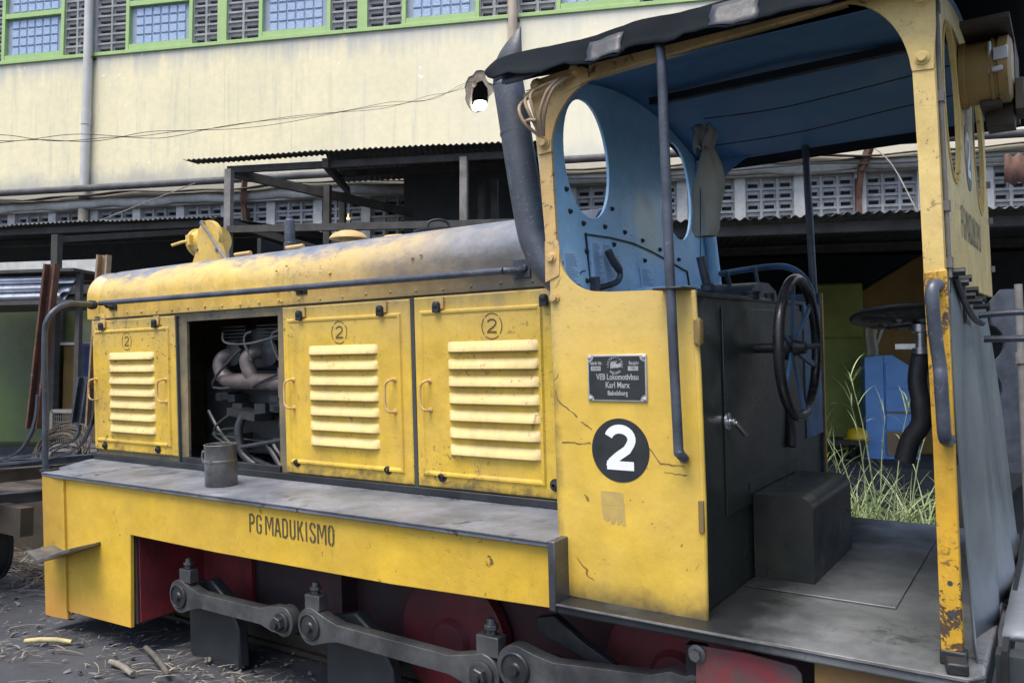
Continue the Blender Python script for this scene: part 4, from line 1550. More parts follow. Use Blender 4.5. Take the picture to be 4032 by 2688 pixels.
def roof_pt(u, v):
    x = X0 + (X1 - X0) * u
    prof = []
    t = v
    # v: 0 near drip edge .. .12 rolled edge .. arch .. far edge
    if v < .2:
        a = v / .2
        i = int(u * NX)
        ragged = wobx[min(i, NX)] * .007 + .007 * math.sin(u * 17) + .005 * math.sin(u * 41)
        y = 2.300 + .045 * a + (.012 * (1 - a / .2) * -1 if a < .2 else 0)
        z = .893 + .115 * a + ragged * (1 - a) + .006 * math.sin(u * 23) * a
        if u < .09:
            t_ = 1 - u / .09
            x -= .045 * t_ * (1 - abs(a - .6) / .6)
            z += .02 * t_ * (1 - a)
    else:
        a = (v - .2) / .8
        y = 2.365 + a * 1.62
        z = zroof(y) + .03 + .008 * math.sin(a * PI) + (1 - a) * .01
        if a > .93:
            z -= (a - .93) / .07 * .05
    x2 = x
    if u == 0:
        x2 -= .02 * math.sin(v * 30)
    tip = max(0, 1 - abs(u) / .06) * max(0, 1 - abs(v - .12) / .15)
    return (x2 - .02 * tip, y, z + .0 * tip)


m.grid(NX, NY, roof_pt)
RF = P(m, 'roof', worn('roof_black', (.008, .011, .014), (.016, .02, .025), .9, 3, rough=.95, spec=.08, chips=.0, bump=.1,
                       extra=axis_mask(2, 9, 10, (0, 0, 0))), smooth=60, solid=.005)
m = MB()
m.grid(20, 24, lambda u, v: (-1.56 + 1.285 * u, 2.40 + 1.57 * v, zroof(2.40 + 1.57 * v) - .002 - .006 * math.sin(u * 9) * math.sin(v * PI)))
P(m, 'ceiling', 'ceiling_blue', RF, smooth=60, solid=.003)
m = MB()
m.bar((-1.45, 3.2, 1.005), (-.29, 3.2, 1.015), .035, .03)
P(m, 'roof_stringer', 'dark_steel', RF, each=.002)
m = MB()
m.tube(smoothpath([(-1.3, 3.42, .955), (-1.0, 3.42, .94), (-.7, 3.42, .955), (-.3, 3.42, .985)], 6), .0025, 6)
m.tube(smoothpath([(-1.45, 3.72, .905), (-1.0, 3.72, .90), (-.6, 3.7, .925), (-.3, 3.68, .94)], 6), .0025, 6)
P(m, 'roof_wire', 'rubber', RF, each=.002)
# pale repair patches and the drip flap along the near edge
m = MB()
for (u0, u1, v0, v1) in ((.235, .315, .015, .13), (.505, .60, .015, .15), (.90, .96, .02, .1)):
    vs = []
    for j in range(5):
        for i in range(7):
            p = roof_pt(u0 + (u1 - u0) * (i / 6 + .03 * math.sin(j * 2.1)), v0 + (v1 - v0) * j / 4)
            vs.append((p[0], p[1] - .006, p[2]))
    m.add(vs, [(j * 7 + i, j * 7 + i + 1, (j + 1) * 7 + i + 1, (j + 1) * 7 + i) for j in range(4) for i in range(6)])
P(m, 'roof_patch', worn('patch_grey', (.03, .036, .047), (.02, .024, .031), 1, 9, rough=.5), RF, solid=.002, each=.0)
m = MB()


def flap(u, v):
    x = -1.605 + .19 * u
    return (x, 2.315 + .02 * v, .895 + .075 * v - .012 * math.sin(u * PI) * (1 - v) + .02 * u * (1 - v))


m.grid(10, 4, flap)
P(m, 'drip_flap', worn('flap_grey', (.09, .10, .125), (.05, .055, .07), 1, 9, rough=.5), RF, solid=.003)

# rear wall with two oval openings, number and lettering, lamp
m = MB()
xr = lambda z: -.272 - .02 * (z - .15)
fr_ = lambda a, b, t: (xr(b) + t, a, b)
ol = [(2.41, .135), (3.93, .135)] + [(y, zroof(y) - .01) for y in reversed(top)]
m.prism(ol, -.006, .006, fr_, holes=[oval(2.74, .675, .185, .235), oval(3.58, .675, .185, .235)])
RW_ = P(m, 'rear_bulkhead', 'rear_paint', smooth=30)
m = MB()
for cy in (2.74, 3.58):
    rim = [(xr(b) + .008, a, b) for a, b in oval(cy, .675, .187, .237)]
    m.tube(rim + [rim[0]], .0028, 6, caps=False)
P(m, 'window_rim', 'rear_paint', RW_, smooth=60, each=.002)
m = MB()
m.prism(oval(3.16, .585, .10, .115), .0062, .0075, fr_)
RD = P(m, 'number_disc', 'plate_black', RW_, smooth=0)
m = MB()
two(m, 3.16, .585, .11, .145, .03, fr_, .0085, .0004)
P(m, 'number_marking', 'white_paint', RD, smooth=0, fixn=False)
m = MB()
stencil(m, 'PG MADUKISMO', 0, 0, 1, 2, .22, lambda a, b, t: (a, t, b), 0)
wid = max(v.x for v in m.v)
m.v = [Vector((xr(.33) + .008, 2.84 + v.x / wid * .64, .285 + v.z * .05)) for v in m.v]
P(m, 'lettering', 'mark_dark', RW_, smooth=0, fixn=False)
m = MB()
m.tube([(xr(z) + .012, 2.425, z) for z in (.95, .6, .3, .14)], .006, 8)
for z in (.86, .62, .33, .18):
    m.box((xr(z), 2.415, z - .014), (xr(z) + .02, 2.45, z + .014))
for z in (.60, .45, .25):
    m.box((xr(z), 3.90, z - .012), (xr(z) + .02, 3.93, z + .012))
P(m, 'edge_clip', 'post_grey', RW_, each=.002)
m = MB()
m.lathe((-.275, 3.05, .83), (1, -.02, 0), [(.105, 0), (.105, .014), (.098, .018), (.098, .085), (.103, .087), (.103, .096), (.098, .098), (.098, .106), (.104, .108), (.104, .134), (.09, .141), (.001, .141)], 36)
RL = P(m, 'rear_lamp', 'lamp_ochre', smooth=40)
m = MB()
m.box((-.180, 2.94, .835), (-.14, 2.962, .875))
m.tube([(-.190, 2.955, .80), (-.190, 2.955, .90)], .006, 8)
m.box((-.185, 2.935, .80), (-.155, 2.955, .815))
P(m, 'lamp_clip', 'plate_metal', RL, bevel=.002)
m = MB()
m.box((-.225, 3.02, .715), (-.165, 3.15, .735))
m.box((-.215, 3.10, .665), (-.135, 3.22, .728))
m.box((-.130, 3.06, .70), (-.105, 3.22, .80))
P(m, 'lamp_bracket', 'rust_dark', RL, bevel=.003)
m = MB()
m.box((-.262, 2.86, .935), (-.13, 3.4, .95))
m.box((-.14, 3.12, .72), (-.13, 3.4, .935))
P(m, 'lamp_hood', 'rust_dark', RL)
# lower rear: folded grey sheet, bolts along its top, rear plate, cab seat
m = MB()


def sheet(u, v):
    # v 0 top 1 bottom, u 0 near 1 far
    y = 2.42 + 1.36 * u + .06 * v * u
    z = .135 - v * 1.0 - .02 * u
    x = (-.262 + .03 * v) * (1 - u) + (-.295 + .115 * v) * u + .014 * math.sin(u * 22 + v * 2) * (.3 + .7 * v) + .010 * math.sin(u * 9 - v * 3) + .05 * u * (1 - u) * v
    return (x, y, z)


m.grid(60, 20, sheet)
RS = P(m, 'rear_sheet', 'tarp', smooth=60, solid=.004)
m = MB()
for i, (y, z) in enumerate(((2.44, .155), (2.52, .13), (2.60, .145), (2.70, .10), (2.80, .12), (2.92, .09), (3.05, .10), (3.2, .08))):
    m.tube([(-.275, y, z), (-.225, y, z)], .010, 8)
m.box((-.27, 2.42, .10), (-.258, 2.46, .20))
m.box((-.27, 2.68, .02), (-.25, 2.72, .14))
m.tube(smoothpath([(-.25, 2.45, .14), (-.24, 2.55, .08), (-.235, 2.75, .035), (-.23, 2.95, .02)], 5), .009, 8)
P(m, 'clamp_bolt', 'dark_steel', RS, each=.004)
m = MB()
m.tube(smoothpath([(-.235, 2.9, .045), (-.1, 2.9, .05), (.2, 2.9, .03), (.5, 2.9, .0)], 5), .010, 8)
m.tube([(-.23, 3.0, -.03), (.5, 3.0, -.03)], .011, 8)
P(m, 'rear_rail', 'pipe_steel')
m = MB()
m.grid(24, 18, lambda u, v: (-.175 + .85 * u, 2.60 + .012 * math.sin(u * 31) + 1.75 * v, -.848 + .012 * math.sin(u * 5 + v * 7) + .02 * v))
P(m, 'rear_plate', 'tarp', smooth=60, solid=.02)
m = MB()
m.bar((-.165, 2.50, -.90), (-.165, 4.25, -.80), .014, .10)
P(m, 'rubber_strip', 'rubber')
m = MB()
m.box((-.19, 2.55, -1.25), (.6, 2.62, -.88))
P(m, 'rear_drawgear', 'soot_shade')
# pan seat on a bent arm
m = MB()
sc, sr = Vector((-.47, 3.10, .035)), .175
holes = [[(.07 * math.cos(a0) + .022 * math.cos(2 * PI * i / 10), .07 * math.sin(a0) + .022 * math.sin(2 * PI * i / 10)) for i in range(10)] for a0 in (.3, 1.35, 2.4, 3.45, 4.5, 5.55)]
holes += [[(.128 * math.cos(a0) + .016 * math.cos(2 * PI * i / 8), .128 * math.sin(a0) + .016 * math.sin(2 * PI * i / 8)) for i in range(8)] for a0 in (0, .9, 1.8, 2.7, 3.6, 4.5, 5.4)]
tilt = Matrix.Rotation(-.20, 3, 'X') @ Matrix.Rotation(-.05, 3, 'Y')
m.prism([(sr * math.cos(2 * PI * i / 36), sr * math.sin(2 * PI * i / 36)) for i in range(36)], -.006, .006,
        lambda a, b, t: sc + tilt @ Vector((a, b, t + .9 * (a * a + b * b) - .01)), holes=holes)
SE = P(m, 'driver_seat', 'black_paint', smooth=40)
m = MB()
m.tube([(sc + tilt @ Vector((sr * math.cos(2 * PI * i / 36), sr * math.sin(2 * PI * i / 36), .018))) for i in range(37)], .008, 8, caps=False)
P(m, 'seat_rim', 'rubber', SE, smooth=60)
m = MB()
m.lathe((-.42, 3.06, -.075), (0, 0, 1), [(.028, 0), (.028, .02), (.018, .022), (.018, .07), (.03, .075), (.03, .10)], 14)
m.bar((-.50, 3.1, -.05), (-.27, 3.08, -.05), .06, .018)
P(m, 'seat_spring', 'chrome', SE, smooth=40)
m = MB()
m.tube(smoothpath([(-.42, 3.08, -.06), (-.435, 3.06, -.16), (-.425, 3.05, -.24), (-.425, 3.05, -.31), (-.46, 3.05, -.37), (-.48, 3.05, -.44)], 6), [.03] * 12 + [.033] * 19, 10)
P(m, 'seat_arm', 'rubber', SE, smooth=60)

# ================================================================== things riding on the locomotive
m = MB()
o_ = Vector((-3.49, 2.50, ZRB))
pr = [(.074, 0), (.077, .003), (.077, .118), (.080, .12), (.080, .127), (.077, .129), (.077, .200), (.080, .203), (.077, .205), (.073, .203), (.073, .01), (.001, .01)]
m.lathe(o_, (0, 0, 1), pr, 40)
MUG = m.build('tin_can', 'tin', origin=o_, smooth=45)
tag(MUG, 'dented open tin can standing on the running board before the open engine bay', 'tin can')
m = MB()
m.tube([o_ + Vector(p) for p in ((-.073, -.02, .17), (-.10, -.03, .165), (-.108, -.03, .14), (-.10, -.03, .115), (-.076, -.02, .112))], .006, 8)
m.bar(o_ + Vector((-.05, -.064, .123)), o_ + Vector((.03, -.076, .123)), .006, .016)
q = m.build('can_handle', 'tin', MUG)
q.data.transform(Matrix.Translation(OL - o_))
# grey cloth bundle hanging under the roof
m = MB()
bo = Vector((-1.25, 3.30, .885))


def bag(u, v):
    a = 2 * PI * u
    z = -.46 * v
    prof = [(0, .03), (.06, .052), (.12, .038), (.2, .028), (.3, .05), (.42, .064), (.6, .075), (.8, .068), (.93, .066), (1, .05)]
    for (p0, r0), (p1, r1) in zip(prof[:-1], prof[1:]):
        if p0 <= v <= p1:
            r = r0 + (r1 - r0) * (v - p0) / (p1 - p0)
            break
    r *= .86 + .10 * math.sin(a * 3 + v * 5) + .06 * math.sin(a * 7 - v * 9) * (1.4 - v)
    return (bo.x + r * math.cos(a) * 1.0 + .012 * math.sin(v * 4), bo.y + r * .8 * math.sin(a), bo.z + z)


m.grid(40, 30, bag)
BAG = m.build('cloth_sack', 'cloth', origin=bo, smooth=70)
tag(BAG, 'grey cloth bundle knotted and hanging from the cab roof', 'cloth sack')
m = MB()
for s_ in (-1, 1):
    m.grid(6, 6, lambda u, v: (bo.x + s_ * (.004 + .036 * u) + .01 * math.sin(v * 6), bo.y - .03 + .02 * math.sin(u * 5 + v * 3), bo.z + .0 - .10 * v + .012 * math.sin(u * 4)))
q = m.build('knot', 'cloth', BAG, smooth=70, solid=.01)
q.data.transform(Matrix.Translation(OL - bo))


# ================================================================== factory building behind
def W(mb, name, mat, parent, **kw):
    return mb.build(name, mat, parent, frame='W', **kw)


YW = 15.66
FB = empty('factory_building', (0, YW, 0))
tag(FB, 'cream rendered factory wall with green framed glass block windows high up', 'building')
hole = []
rnd = random.Random(2)
for i in range(22):
    a = 2 * PI * i / 22
    r = 1 + rnd.uniform(-.12, .26) * (1 if math.sin(a) > -.6 else .2)
    hole.append((-3.83 + .27 * r * math.cos(a), 7.24 + .40 * r * math.sin(a)))
m = MB()
m.prism([(-26, 5.45), (14, 5.45), (14, 8.70), (-26, 8.70)], YW, YW + .10, XZ, holes=[hole])
W(m, 'wall', 'wall_paint', FB, smooth=0)
m = MB()
m.box((-26, YW, 11.2), (14, YW + .1, 14))
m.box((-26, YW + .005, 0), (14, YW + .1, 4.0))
W(m, 'lower_wall', 'wall_shade', FB, smooth=0)
m = MB()
m.box((-26, YW + 2.2, 0), (14, YW + 2.3, 14))
m.box((-26, YW + .1, 13.9), (14, YW + 2.2, 14.0))
m.box((-26, YW + .1, 8.4), (14, YW + 2.2, 8.5))
W(m, 'inner_wall', 'soot_shade', FB, smooth=0)
# torn edge of the hole: broken brick set back behind the render
m = MB()
rnd = random.Random(4)
inner = []
for i in range(26):
    a = 2 * PI * i / 26
    r = 1 + rnd.uniform(-.16, .10)
    inner.append((-3.82 + .215 * r * math.cos(a), 7.19 + .34 * r * math.sin(a)))
out2 = [(-3.83 + (p[0] + 3.83) * 1.03, 7.24 + (p[1] - 7.24) * 1.03) for p in hole]
m.prism(out2, YW + .025, YW + .20, XZ, holes=[inner])
W(m, 'broken_edge', 'brick', FB, smooth=0)
m = MB()
m.lathe((-3.86, YW + .32, 6.90), (0, 0, 1), [(.001, 0), (.09, .012), (.15, .05), (.18, .12), (.18, .17)], 28)
m.lathe((-3.86, YW + .32, 7.10), (0, 0, 1), [(.13, 0), (.13, .05), (.001, .055)], 24)
lp = W(m, 'lamp', 'lamp_glow', None, origin=(-3.86, YW + .32, 6.90))
tag(lp, 'bright white lamp shining in the broken hole of the cream wall', 'lamp')


def block_panel(x0, x1, z0, z1, cols, rows, y=YW + .012):
    mb = MB()
    cw, ch = (x1 - x0) / cols, (z1 - z0) / rows
    for i in range(cols):
        for j in range(rows):
            a0, a1 = x0 + i * cw, x0 + (i + 1) * cw
            b0, b1 = z0 + j * ch, z0 + (j + 1) * ch
            r = .022
            o = [(a0, b0), (a1, b0), (a1, b1), (a0, b1)]
            n_ = [(a0 + r, b0 + r), (a1 - r, b0 + r), (a1 - r, b1 - r), (a0 + r, b1 - r)]
            d = [(a0 + r + .012, b0 + r + .006, y + .05), (a1 - r - .012, b0 + r + .006, y + .05), (a1 - r - .012, b1 - r - .012, y + .035), (a0 + r + .012, b1 - r - .012, y + .035)]
            zs0, zs1 = b0 + r + .014, b0 + r + .014 + ch * .36
            sx = .034
            s0, s1 = a0 + r + sx, a1 - r - sx
            yb = y + .047
            mb.mat(0)
            vs = [(p[0], y, p[1]) for p in o] + [(p[0], y, p[1]) for p in n_] + [(p[0], p[2], p[1]) for p in d]
            vs += [(s0, yb, zs0), (s1, yb, zs0), (s1, yb - .006, zs1), (s0, yb - .006, zs1)]
            vs += [(s0, yb + .10, zs0), (s1, yb + .10, zs0), (s1, yb + .10, zs1), (s0, yb + .10, zs1)]
            fs = []
            for A, B in ((0, 4), (4, 8), (8, 12), (12, 16)):
                for k in range(4):
                    fs.append((A + k, A + (k + 1) % 4, B + (k + 1) % 4, B + k))
            mb.add(vs, fs)
            mb.mat(1)
            mb.add(vs[16:], [(0, 1, 2, 3)])
    return W(mb, 'breeze_block_panel', ['block_concrete', 'soot_shade'], FB, smooth=0, fixn=False)


# upper band: one window per bay
SIL = 8.74
m = MB()
m.box((-26, YW - .05, SIL - .05), (14, YW + .08, SIL + .03))
W(m, 'sill_rail', 'green_frame', FB, bevel=.006)
WTOP = 11.1


def window(x0, x1, zt=9.77):
    mb = MB()
    t = .085
    mb.box((x0, YW - .035, SIL + .03), (x0 + t, YW + .1, WTOP))
    mb.box((x1 - t, YW - .035, SIL + .03), (x1, YW + .1, WTOP))
    mb.box((x0 + t, YW - .03, SIL + .03), (x1 - t, YW + .1, SIL + .15))
    for k in range(2):
        mb.box((x0 + t, YW - .03, zt - .02 + k * 1.05), (x1 - t, YW + .1, zt + .09 + k * 1.05))
    wf = W(mb, 'window', 'green_frame', FB, bevel=.005)
    mb = MB()
    mb.box((x0 + t, YW + .06, SIL + .1), (x1 - t, YW + .09, WTOP))
    W(mb, 'mortar_margin', 'mortar', wf, smooth=0)
    g0, g1 = x0 + t + .12, x1 - t - .12
    n = 6
    cw = (g1 - g0) / n
    for zb, nr in ((SIL + .17, 4), (zt + .14, 4)):
        mb = MB()
        for i in range(n):
            for j in range(nr):
                a0, a1 = g0 + i * cw + .006, g0 + (i + 1) * cw - .006
                b0 = zb + j * .206
                b1 = b0 + .194
                e = .018
                yy = YW + .035
                vs = [(a0, yy + .03, b0), (a1, yy + .03, b0), (a1, yy + .03, b1), (a0, yy + .03, b1),
                      (a0 + e, yy, b0 + e), (a1 - e, yy, b0 + e), (a1 - e, yy, b1 - e), (a0 + e, yy, b1 - e)]
                mb.add(vs, [(0, 1, 5, 4), (1, 2, 6, 5), (2, 3, 7, 6), (3, 0, 4, 7), (4, 5, 6, 7)])
        W(mb, 'glass_blocks', 'glass_block', wf, smooth=0, fixn=False)


bx = [-15.93 + 3.21 * k for k in range(8)]
for k, b in enumerate(bx):
    w0, w1 = b + .86, b + 2.50
    window(w0, w1, 9.77)
    e = .10
    block_panel(b + e, w0, SIL + .03, SIL + .03 + .21 * 11, 2, 11)
    block_panel(w1, b + 3.21 - e, SIL + .03, SIL + .03 + .21 * 11, 2, 11)
    m = MB()
    if k % 3 != 1:
        m.box((b - .11, YW - .04, SIL + .03), (b + .11, YW + .1, WTOP))
        if k not in ():
            W(m, 'mullion', 'green_frame', FB, bevel=.005)
    else:
        m.box((b - .10, YW + .0, SIL + .03), (b + .10, YW + .1, WTOP))
        W(m, 'pier', 'concrete', FB)
        m = MB()
        lowx = b
        pm = 'pipe_white' if k == 1 else 'pipe_brown'
        m.tube([(b, YW - .12, 12.5), (b - .005, YW - .12, 7.3)], .095, 20)
        m.tube([(b - .005, YW - .12, 7.42), (b - .01, YW - .12, 7.12)], .105, 20)
        m.tube([(b - .01, YW - .12, 7.2), (b - .02, YW - .12, 5.75)], .095, 20)
        DP = W(m, 'downpipe', pm, FB, smooth=50)
        m = MB()
        m.tube([(b - .02, YW - .12, 5.5), (b - .02, YW - .12, 3.2)], .105, 20)
        W(m, 'downpipe', 'pipe_brown', FB, smooth=50)
        m = MB()
        m.box((b - .12, YW - .13, 8.62), (b + .12, YW, 8.66))
        W(m, 'pipe_clip', 'rust_dark', DP)
# thin seams running down the render
m = MB()
for x in (-9.51, -7.95, -3.3, .1):
    m.box((x - .07, YW - .004, 5.45), (x + .07, YW + .01, 8.69))
W(m, 'render_strip', 'wall_paint', FB, smooth=0, each=None) if False else [q.build('render_strip', 'wall_paint', FB, frame='W', smooth=0) for q in islands(m)]
# ledge under the wall and lower band of breeze blocks between whitewashed pillars
m = MB()
m.grid(160, 6, lambda u, v: (-26 + 40 * u, YW - .16 + .03 * math.sin(u * 90) - .06 * math.sin(v * PI), 5.25 + .17 * v + .02 * math.sin(u * 131) + .012 * math.sin(u * 311)))
W(m, 'whitewashed_ledge', 'concrete_white', FB, solid=.05)
m = MB()
m.box((-26, YW - .14, 5.22), (14, YW + .1, 5.30))
W(m, 'ledge', 'concrete_white', FB)
PZ0, PZ1 = 4.0, 5.21
for k in range(-5, 24):
    xp = -14.77 + 1.06 * k
    m = MB()
    m.box((xp - .0, YW - .03, PZ0), (xp + .19, YW + .1, 5.24))
    W(m, 'pillar', 'concrete_white', FB)
    block_panel(xp + .19, xp + 1.06, PZ0, PZ1, 3, 6)
# pipe along the wall on rusty struts
GP_ = empty('wall_gutter', (0, 15.4, 5.6))
tag(GP_, 'long dark gutter pipe running along the cream wall on rusty brackets', 'gutter')
m = MB()
m.tube([(-26, 15.42, 5.66), (-14, 15.42, 5.66), (-2, 15.42, 5.70), (14, 15.42, 5.74)], .075, 14)
W(m, 'pipe', 'pipe_grey', GP_, smooth=60)
m = MB()
m.grid(120, 2, lambda u, v: (-26 + 40 * u, 15.22 + .42 * v, 5.46 + .03 * math.sin(u * 57) + .02 * math.sin(u * 143) + .10 * v))
W(m, 'soffit', 'rust_dark', GP_, solid=.03)
for x in (-8.85, 3.30, -17.5, 9.5):
    m = MB()
    m.bar((x, 15.60, 4.35), (x, 15.60, 5.10), .10, .10)
    m.bar((x, 15.60, 4.7), (x + .02, 15.40, 5.3), .09, .09)
    m.bar((x + .02, 15.40, 5.2), (x + .15, 15.25, 5.62), .10, .12)
    W(m, 'bracket', 'rust', GP_)


# ------------------------------------------------------------------ corrugated sheds
def corr(mb, x0, x1, p0, p1, pitch=.076, amp=.011, ny=2, droop=0.0, ragged=0.0, seed=1, skew=(0, 0)):
    """corrugated sheet: ridges run from front edge p0=(y,z) to back edge p1"""
    n = int((x1 - x0) / pitch * 8)
    r = random.Random(seed)
    offs = {}

    def fn(u, v):
        x = x0 + (x1 - x0) * u
        s = int((x - x0) / .8)
        if s not in offs:
            offs[s] = (r.uniform(-1, 1), r.uniform(-1, 1))
        o = offs[s]
        y = p0[0] + (p1[0] - p0[0]) * v + (o[0] * ragged if v == 0 else 0)
        z = p0[1] + (p1[1] - p0[1]) * v + amp * math.sin(2 * PI * x / pitch) + o[1] * droop + .01 * math.sin(x * 1.3)
        return (x + (skew[0] * (1 - u) + skew[1] * u) * v, y, z)
    mb.grid(n, ny, fn)


def shed(name, label, org):
    e = empty(name, org)
    return tag(e, label, 'shed')


# low shed on the left
SA = shed('shed', 'low open shed on the left with a dark corrugated iron roof', (-8, 10.2, 0))
m = MB()
corr(m, -16, -6.22, (10.2, 3.73), (14.6, 4.25), ragged=.02, droop=.008, seed=3)
W(m, 'roof', 'corrugated', SA, solid=.003, smooth=60)
m = MB()
m.bar((-16, 10.35, 3.66), (-6.25, 10.35, 3.66), .06, .09)
m.bar((-16, 12.4, 3.90), (-6.25, 12.4, 3.90), .06, .09)
m.bar((-6.30, 10.2, 3.66), (-6.30, 14.6, 4.18), .05, .10)
[q.build('beam', 'timber_dark', SA, frame='W') for q in islands(m)]
for x, y in ((-6.3, 10.4), (-10.5, 10.4), (-6.3, 14.2), (-6.72, 7.8)):
    m = MB()
    m.box((x - .04, y - .04, 0), (x + .04, y + .04, 3.62 if y > 8 else 3.05))
    W(m, 'post', 'timber_dark', SA)
m = MB()
m.box((-16, 13.9, 0), (-6.0, 13.96, 4.13))
m.box((-6.0, 13.9, 0), (-5.9, 13.96, 3.3))
m.box((-6.06, 11.0, 0), (-6.0, 13.9, 3.55))
W(m, 'shade_backing', 'soot_shade', SA)  # dark sheets added to paint the shade beneath the left roof
m = MB()
m.bar((-6.72, 7.8, 3.0), (-6.5, 10.3, 3.55), .05, .07)
W(m, 'rafter', 'timber_dark', SA)
# taller canopy in the middle
SC = shed('canopy', 'taller lean-to canopy of corrugated iron on thin posts behind the hood', (-4, 9.7, 0))
m = MB()
corr(m, -6.45, -4.4, (9.7, 4.40), (10.0, 4.43), ragged=.01, droop=.006, seed=5)
W(m, 'roof', 'corrugated', SC, solid=.003, smooth=60)
m = MB()
corr(m, -4.4, -1.42, (9.68, 4.37), (15.2, 5.42), ragged=.02, droop=.01, seed=8, skew=(-2.3, -.65))
W(m, 'roof', 'corrugated', SC, solid=.003, smooth=60)
m = MB()
m.bar((-5.9, 9.9, 4.28), (-1.45, 9.9, 4.26), .06, .09)
m.bar((-4.45, 9.8, 4.27), (-6.4, 15.2, 5.25), .08, .12)
m.bar((-5.85, 9.9, 4.24), (-4.0, 12.0, 4.05), .07, .12)
m.bar((-5.2, 12, 4.72), (-1.75, 12, 4.72), .06, .1)
m.bar((-5.78, 9.72, 3.43), (-1.45, 9.74, 3.36), .07, .09)
m.bar((-6.2, 10.4, 3.68), (-3.4, 13.5, 2.9), .06, .10)
[q.build('beam', 'timber_dark', SC, frame='W') for q in islands(m)]
for x, y, t, mt in ((-5.79, 9.75, .045, 'post_grey'), (-4.86, 10.8, .045, 'timber_dark'), (-4.84, 11.3, .04, 'timber_dark'), (-2.58, 9.8, .045, 'post_grey'), (-2.64, 11.0, .045, 'timber_dark'), (-2.45, 11.0, .045, 'timber_dark'), (-1.5, 9.8, .05, 'timber_dark')):
    m = MB()
    m.box((x - t, y - t, 0), (x + t, y + t, 4.24))
    W(m, 'post', mt, SC)
m = MB()
m.box((-4.3, 12.5, 0), (-1.72, 12.56, 4.86))
m.box((-4.36, 12.5, 0), (-4.3, 15.0, 3.4))
W(m, 'shade_backing', 'soot_shade', SC)  # dark screen added so the space under the canopy looks deeply shaded
m = MB()
m.box((-2.35, 12.2, .5), (-2.10, 12.3, 4.6))
W(m, 'door_jamb', 'timber_dark', SC)
m = MB()
corr(m, -3.05, -1.6, (9.4, 3.17), (10.8, 3.40), amp=.014, seed=9)
W(m, 'low_roof', 'corrugated', SC, solid=.003, smooth=60)
m = MB()
m.lathe((-5.47, 13.0, 4.24), (0, 0, -1), [(.012, -.06), (.012, 0), (.035, .01), (.04, .03), (.03, .045), (.001, .05)], 14)
tag(m.build('bulb', 'bulb_glow', origin=(-5.47, 13.0, 4.24), frame='W'), 'small yellowish lit bulb hanging under the dark canopy', 'lamp')
# right hand shed
SB = shed('shed', 'open shed on the right with scalloped corrugated eave seen beyond the cab', (2, 6.6, 0))
m = MB()
corr(m, -.35, 7.5, (6.6, 2.69), (13.6, 3.35), ragged=.02, droop=.008, seed=12)
W(m, 'roof', 'corrugated', SB, solid=.003, smooth=60)
m = MB()
m.bar((-.3, 6.75, 2.62), (7.5, 6.75, 2.62), .05, .08)
m.bar((-.3, 9.6, 2.9), (7.5, 9.6, 2.9), .05, .09)
m.bar((.6, 8.9, 2.82), (2.1, 9.1, 2.86), .015, .02)
[q.build('beam', 'timber_dark', SB, frame='W') for q in islands(m)]
m = MB()
m.box((-.4, 12.6, 0), (7.5, 12.7, 3.4))
W(m, 'shade_backing', 'soot_shade', SB)  # rear wall of the shed, with shade put into its near-black colour
m = MB()
m.box((-.45, 7.6, 0), (-.38, 12.7, 3.3))
W(m, 'side_wall', 'soot_shade', SB)
for x, y in ((-.3, 6.8), (5.2, 6.8)):
    m = MB()
    m.box((x - .05, y - .05, 0), (x + .05, y + .05, 2.6))
    W(m, 'post', 'timber_dark', SB)
m = MB()
m.box((-1.5, 8.9, 0), (9, 13.5, .53))
tag(W(m, 'shed_floor', 'ground_dirt', None, origin=(2, 9, 0)), kind='structure')
m = MB()
m.box((1.55, 10.55, 1.85), (2.26, 10.8, 2.62))
m.box((1.45, 10.5, .53), (2.3, 10.85, 1.95))
tag(W(m, 'storage_tank', 'olive_paint', None, origin=(1.9, 10.6, .53), bevel=.03), 'olive green steel tank in the gloom of the right shed', 'tank')
m = MB()
m.prism([(2.24, .53), (3.6, .53), (3.6, 3.1), (2.98, 2.98), (2.24, 2.52)], 10.62, 11.4, XZ)
HP = tag(W(m, 'hopper', 'brown_paint', None, origin=(2.9, 10.6, .53), bevel=.02), 'brown sloping sided hopper standing beside the olive tank', 'hopper')
m = MB()
for x in (2.55, 2.95, 3.3):
    m.box((x - .02, 10.59, .6), (x + .02, 10.625, 2.4))
[q.build('rib', 'brown_paint', HP, frame='W') for q in islands(m)]
# blue cabinet with plywood lower drawers
CB = empty('tool_cabinet', (2.33, 9.95, .53))
tag(CB, 'blue cabinet with patched plywood drawer fronts standing among the grass', 'cabinet')
RC_ = Matrix.Rotation(-.12, 3, 'Z')
cc = Vector((2.33, 9.95, 0))
T = lambda x, y, z: cc + RC_ @ Vector((x, y, 0)) + Vector((0, 0, z))
m = MB()
pl = [(0.0, .53), (.36, .53), (.36, 1.52), (.10, 1.71), (0.0, 1.71)]
m.prism(pl, .0, .5, lambda a, b, t: T(a, t, b))
m.prism([(-.20, .53), (-.005, .53), (-.005, 1.71), (-.20, 1.69)], -.03, .5, lambda a, b, t: T(a, t, b))
W(m, 'carcass', 'cabinet_blue', CB, bevel=.006)
for z0, z1, mt in ((1.33, 1.62, 'cabinet_blue'), (1.07, 1.315, 'cabinet_blue'), (.86, 1.055, 'cabinet_blue'), (.57, .845, 'plywood')):
    m = MB()
    x1 = .345 if z1 < 1.5 else .21
    if z1 > 1.5:
        m.prism([(.015, z0), (.345, z0), (.345, 1.505), (.19, 1.62), (.015, 1.62)], -.018, -.002, lambda a, b, t: T(a, t, b))
    else:
        m.prism([(.015, z0), (.345, z0), (.345, z1), (.015, z1)], -.018, -.002, lambda a, b, t: T(a, t, b))
    W(m, 'drawer', mt, CB, bevel=.003)
m = MB()
